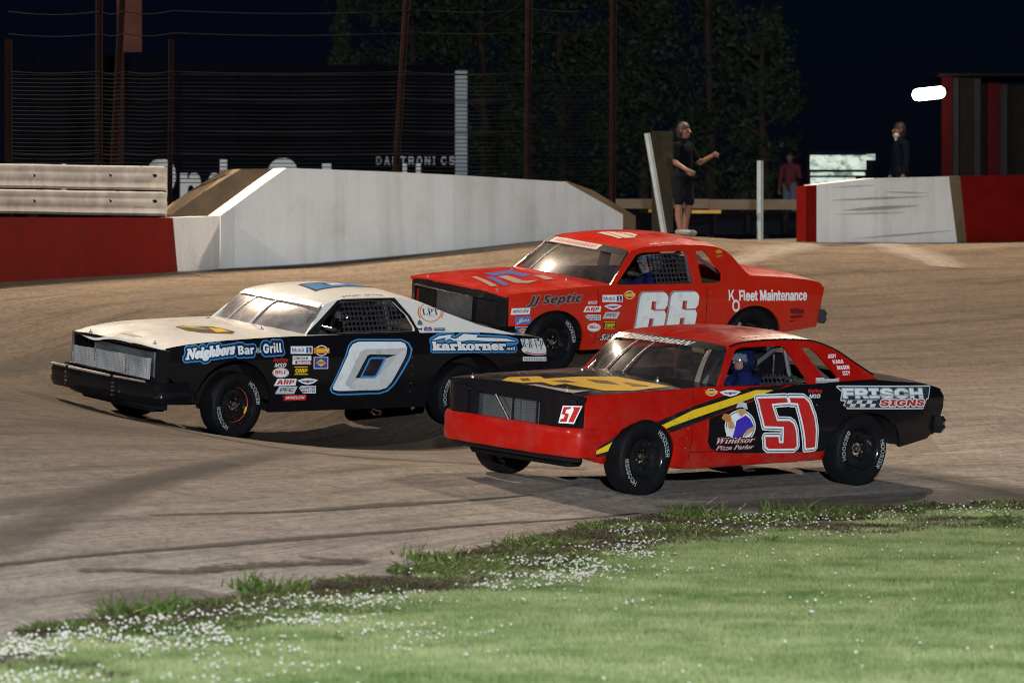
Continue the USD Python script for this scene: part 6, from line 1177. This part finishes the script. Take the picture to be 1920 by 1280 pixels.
def driver(c, cd, suit, helm, stripe, label):
    o = xform('person', loc=tuple(c.pos), R=c.R, label=label, cat='person', group='race drivers at the wheel')
    zb = float(c.ztop(0.0)); y0 = 0.39; V = np.array; hd = V(c.sp.get('head', (-0.33, y0, 1.12)))
    f, rt, up_ = V([1.0, 0, -0.05]), V([0, -1.0, 0]), V([0.05, 0, 1.0]); hd[1] = y0
    hip, ch, nk = V([-0.42, y0, 0.52]), V([hd[0] - 0.10, y0, 0.84]), V([hd[0] - 0.05, y0, hd[2] - 0.16])
    tor = [(hip, 0.14, V([-0.46, y0, 0.68]), 0.135), (V([-0.46, y0, 0.68]), 0.135, ch, 0.145), (ch + V([0, 0.15, 0.06]), 0.075, ch + V([0, -0.15, 0.06]), 0.075), (ch, 0.12, nk, 0.055)]
    limbs, gl = [], []
    for s in (-1, 1):
        sh = ch + V([0.0, s * 0.20, 0.06]); wr = V([0.16, y0 + s * 0.165, zb - 0.02]); el = (sh + wr) / 2 + V([-0.02, s * 0.07, -0.15])
        limbs += [(sh, 0.062, el, 0.047), (el, 0.047, wr, 0.034)]; kn = V([0.02, y0 + s * 0.12, 0.60]); limbs += [(hip + V([0, s * 0.09, 0]), 0.09, kn, 0.062), (kn, 0.06, V([0.42, y0 + s * 0.10, 0.36]), 0.045), (V([0.42, y0 + s * 0.10, 0.36]), 0.045, V([0.52, y0 + s * 0.10, 0.42]), 0.035)]
        gl += hand(wr, V([0.75, -s * 0.1, 0.3]), V([0.3, -s * 0.4, -0.75]), -s if s > 0 else 1)
    obj('body', blend(tor + limbs + [(nk, 0.055, hd, 0.06)] + face_parts(hd, f, rt, up_, 0.095) + [(b[0], max(b[1] - 0.002, 0.006), b[2], max(b[3] - 0.002, 0.006)) for b in gl], 0.03), M['skin'], o, smooth=True)
    obj('race_suit', blend([(a, ra + 0.014, b, rb + 0.014) for a, ra, b, rb in tor + limbs + [(nk, 0.058, hd + V([-0.02, 0, -0.07]), 0.068)]], 0.035), suit, o, smooth=True)
    obj('glove', blend([(a, ra + 0.003, b, rb + 0.003) for a, ra, b, rb in gl], 0.02, 4), M['web'], o, smooth=True)
    eyes(o, hd, f, rt, up_, 0.095)
    s = trimesh.creation.icosphere(3, 1.0); v = s.vertices * np.array([0.150, 0.128, 0.148]); keep = ~((v[:, 0] > 0.085) & (np.abs(v[:, 1]) < 0.10) & (v[:, 2] > -0.075) & (v[:, 2] < 0.062)); keep &= ~((v[:, 2] < -0.10) & (np.abs(v[:, 1]) < 0.09) & (v[:, 0] < 0.08))
    ff = s.faces[keep[s.faces].all(1)]; sv = v + hd
    inner = trimesh.Trimesh(np.vstack([sv, hd + v * 0.93]), np.vstack([ff, ff[:, ::-1] + len(sv)]), process=False)
    obj('helmet', inner, helm, o, smooth=40)
    vs = trimesh.creation.icosphere(3, 1.0); v = vs.vertices * np.array([0.156, 0.134, 0.152]); k = (v[:, 0] > 0.05) & (v[:, 2] > -0.012) & (v[:, 2] < 0.085); ff = vs.faces[k[vs.faces].all(1)]
    obj('visor', trimesh.Trimesh(v + hd, ff, process=False), stripe, o, smooth=True)
    return o
M['suitblue'] = cloth_mat('blue_race_suit', (0.008, 0.012, 0.06)); M['suitblack'] = cloth_mat('black_race_suit', (0.02, 0.02, 0.025)); M['suittan'] = cloth_mat('black_and_tan_suit', (0.05, 0.035, 0.03))
M['helmblue'] = plain('dark_blue_helmet', (0.008, 0.012, 0.045), 0.15, coat=0.8); M['helmsilver'] = plain('silver_helmet', (0.35, 0.38, 0.42), 0.2, coat=0.8, metallic=0.4); M['helmblack'] = plain('black_helmet', (0.015, 0.016, 0.022), 0.15, coat=0.8); M['visorclear'] = plain('smoked_visor', (0.10, 0.11, 0.14), 0.08, coat=1.0)
driver(car51, prim51, M['suitblue'], M['helmblue'], M['visorclear'], 'driver in dark blue helmet and suit inside the red and black car')
driver(car0, prim0, M['suittan'], M['helmblack'], M['visorclear'], 'driver in black helmet behind the window net of the black car')
driver(car66, prim66, M['suitblue'], M['helmsilver'], M['visorclear'], 'driver in silver helmet and blue suit inside the all red car')
def stander(px, py, d, H, yaw, label, shirt, trousers, shoes, hairm, arms, shorts=False, beard=None, collar=None, mirror=1):
    p = at(px, py, d); o = xform('person', loc=tuple(p), R=rot(yaw, 0, 0), label=label, cat='person'); V = np.array; k = H / 1.78
    f, rt, up_ = V([1.0, 0, 0]), V([0, -1.0, 0]), V([0, 0, 1.0]); S = lambda *a: V(a) * k
    hd = S(0.03, 0, 1.66); hip, wa, ch, nk = S(0, 0, 0.96), S(0.01, 0, 1.12), S(0.0, 0, 1.34), S(0.0, 0, 1.52)
    tor = [(hip + S(0, .08, 0), .125 * k, hip - S(0, .08, 0), .125 * k), (hip, .14 * k, wa, .135 * k), (wa, .135 * k, ch, .15 * k), (ch + S(0, .15, .08), .075 * k, ch + S(0, -.15, .08), .075 * k), (ch, .13 * k, nk, .06 * k)]
    legs, feet, hs, ua, fa = [], [], [], [], []
    for s in (-1, 1):
        kn, an = S(0.03 + 0.03 * s, s * .11, .52), S(0.0 - 0.03 * s, s * .12, .09); legs += [(hip + S(0, s * .09, -.03), .095 * k, kn, .062 * k), (kn, .06 * k, kn * .45 + an * .55 + S(-.02, 0, 0), .055 * k), (kn * .45 + an * .55 + S(-.02, 0, 0), .055 * k, an, .04 * k)]
        feet += [(an + S(-.04, 0, -.045), .042 * k, an + S(.16, s * .02, -.055), .034 * k)]
        sh = ch + S(0, s * .20, .08); el, wr, hdn = [S(*q_) for q_ in arms[s]]; ua += [(sh, .058 * k, el, .044 * k)]; fa += [(el, .043 * k, wr, .031 * k)]; hs += hand(wr, wr - el, S(*hdn), s)
    skin = tor + legs + feet + ua + fa + hs + [(nk, .055 * k, hd, .06 * k)] + face_parts(hd, f, rt, up_, .105 * k)
    obj('body', blend(skin, 0.03), M['skin'], o, smooth=True); eyes(o, hd, f, rt, up_, .105 * k)
    g = .014
    top = [(a, ra + g, b, rb + g) for a, ra, b, rb in tor[1:]] + [(a, ra + g, a + (b - a) * (0.75 if shorts else 1), rb + g) for a, ra, b, rb in ua] + ([] if shorts else [(a, ra + g, a + (b - a) * .9, rb + g) for a, ra, b, rb in fa])
    obj('shirt' if shorts else 'jacket', blend(top, 0.035), shirt, o, smooth=True)
    low = [(a, ra + g * .8, b, rb + g * .8) for a, ra, b, rb in tor[:1]] + [(a, ra + g, a + (b - a) * .95, rb + g * 1.6) for a, ra, b, rb in ((legs[0], legs[3]) if shorts else legs)]
    obj('shorts' if shorts else 'trousers', blend(low, 0.035), trousers, o, smooth=True)
    for b in feet: obj('shoe', blend([(b[0], b[1] + .01, b[2], b[3] + .01)], 0.03, 4), shoes, o, smooth=True)
    obj('hair', blend([(hd + S(-.03, 0, .01), .112 * k, hd + S(-.02, 0, .05), .110 * k), (hd + S(-.05, 0, -.05), .085 * k, hd + S(-.03, 0, .05), .10 * k)], 0.03, 4), hairm, o, smooth=True)
    if beard: obj('beard', blend([(hd + S(.055, .03, -.075), .045 * k, hd + S(.055, -.03, -.075), .045 * k), (hd + S(.05, 0, -.08), .045 * k, hd + S(.055, 0, -.16), .022 * k)], 0.02, 4), beard, o, smooth=True)
    if collar: obj('collar', blend([(nk + S(.04, .06, -.06), .035 * k, nk + S(.09, 0, -.14), .02 * k), (nk + S(.04, -.06, -.06), .035 * k, nk + S(.09, 0, -.14), .02 * k)], 0.02, 4), collar, o, smooth=True)
    return o
M['tee'] = cloth_mat('black_tee', (0.004, 0.0045, 0.007)); M['shortsdark'] = cloth_mat('dark_shorts', (0.010, 0.010, 0.014)); M['jacketnavy'] = cloth_mat('navy_jacket', (0.006, 0.008, 0.015)); M['whitecloth'] = cloth_mat('white_cloth', (0.6, 0.62, 0.68)); M['redcloth'] = cloth_mat('red_and_blue_shirt', (0.16, 0.04, 0.05)); M['greycloth'] = cloth_mat('pale_blue_trousers', (0.16, 0.18, 0.24)); M['shoewhite'] = plain('pale_shoe', (0.22, 0.22, 0.2), 0.8); M['hairred'] = plain('reddish_hair', (0.028, 0.014, 0.010), 0.6, var=0.3); M['hairgrey'] = plain('white_beard', (0.5, 0.46, 0.44), 0.8, var=0.2)
rest = {-1: ((0.0, -.26, 1.14), (.06, -.27, .90), (0, .5, 0)), 1: ((0.0, .26, 1.14), (.06, .27, .90), (0, -.5, 0))}
reach = {-1: ((.02, -.27, 1.16), (.20, -.20, 1.04), (0, .5, 0)), 1: ((.16, .26, 1.16), (.42, .22, 1.27), (0, -.3, -.5))}
stander(1280, 441, 74.0, 1.72, -35.0, 'man in black shirt and dark shorts standing at the gate with one arm held out', M['tee'], M['shortsdark'], M['shoewhite'], M['hairred'], reach, shorts=True)
stander(1482, 424, 105.0, 1.62, -120.0, 'small distant figure in red shirt and pale trousers beside the red wall end', M['redcloth'], M['greycloth'], M['shoewhite'], M['hair'], rest)
stander(1688, 425, 84.0, 1.80, -160.0, 'man in dark jacket with pale beard standing behind the right wall near the lamp', M['jacketnavy'], M['shortsdark'], M['shoewhite'], M['hairred'], rest, beard=M['hairgrey'], collar=M['whitecloth'])
M['wornlitedge'] = plain('worn_lit_bumper_edge', (0.30, 0.22, 0.17), 0.5, var=0.3)  # tan wear plus the warm highlight on the bumper edge, put in as colour
obj('worn_edge', tube([(2.45, 0.70, 0.578), (2.505, 0.30, 0.580), (2.525, 0.25, 0.58)], 0.012, 6), M['wornlitedge'], prim0); obj('worn_edge', tube([(2.54, 0.20, 0.582), (2.555, 0.0, 0.583), (2.57, -0.5, 0.583)], 0.013, 6), M['wornlitedge'], prim0); obj('worn_edge', tube([(2.565, -0.58, 0.583), (2.545, -0.86, 0.58)], 0.012, 6), M['wornlitedge'], prim0)
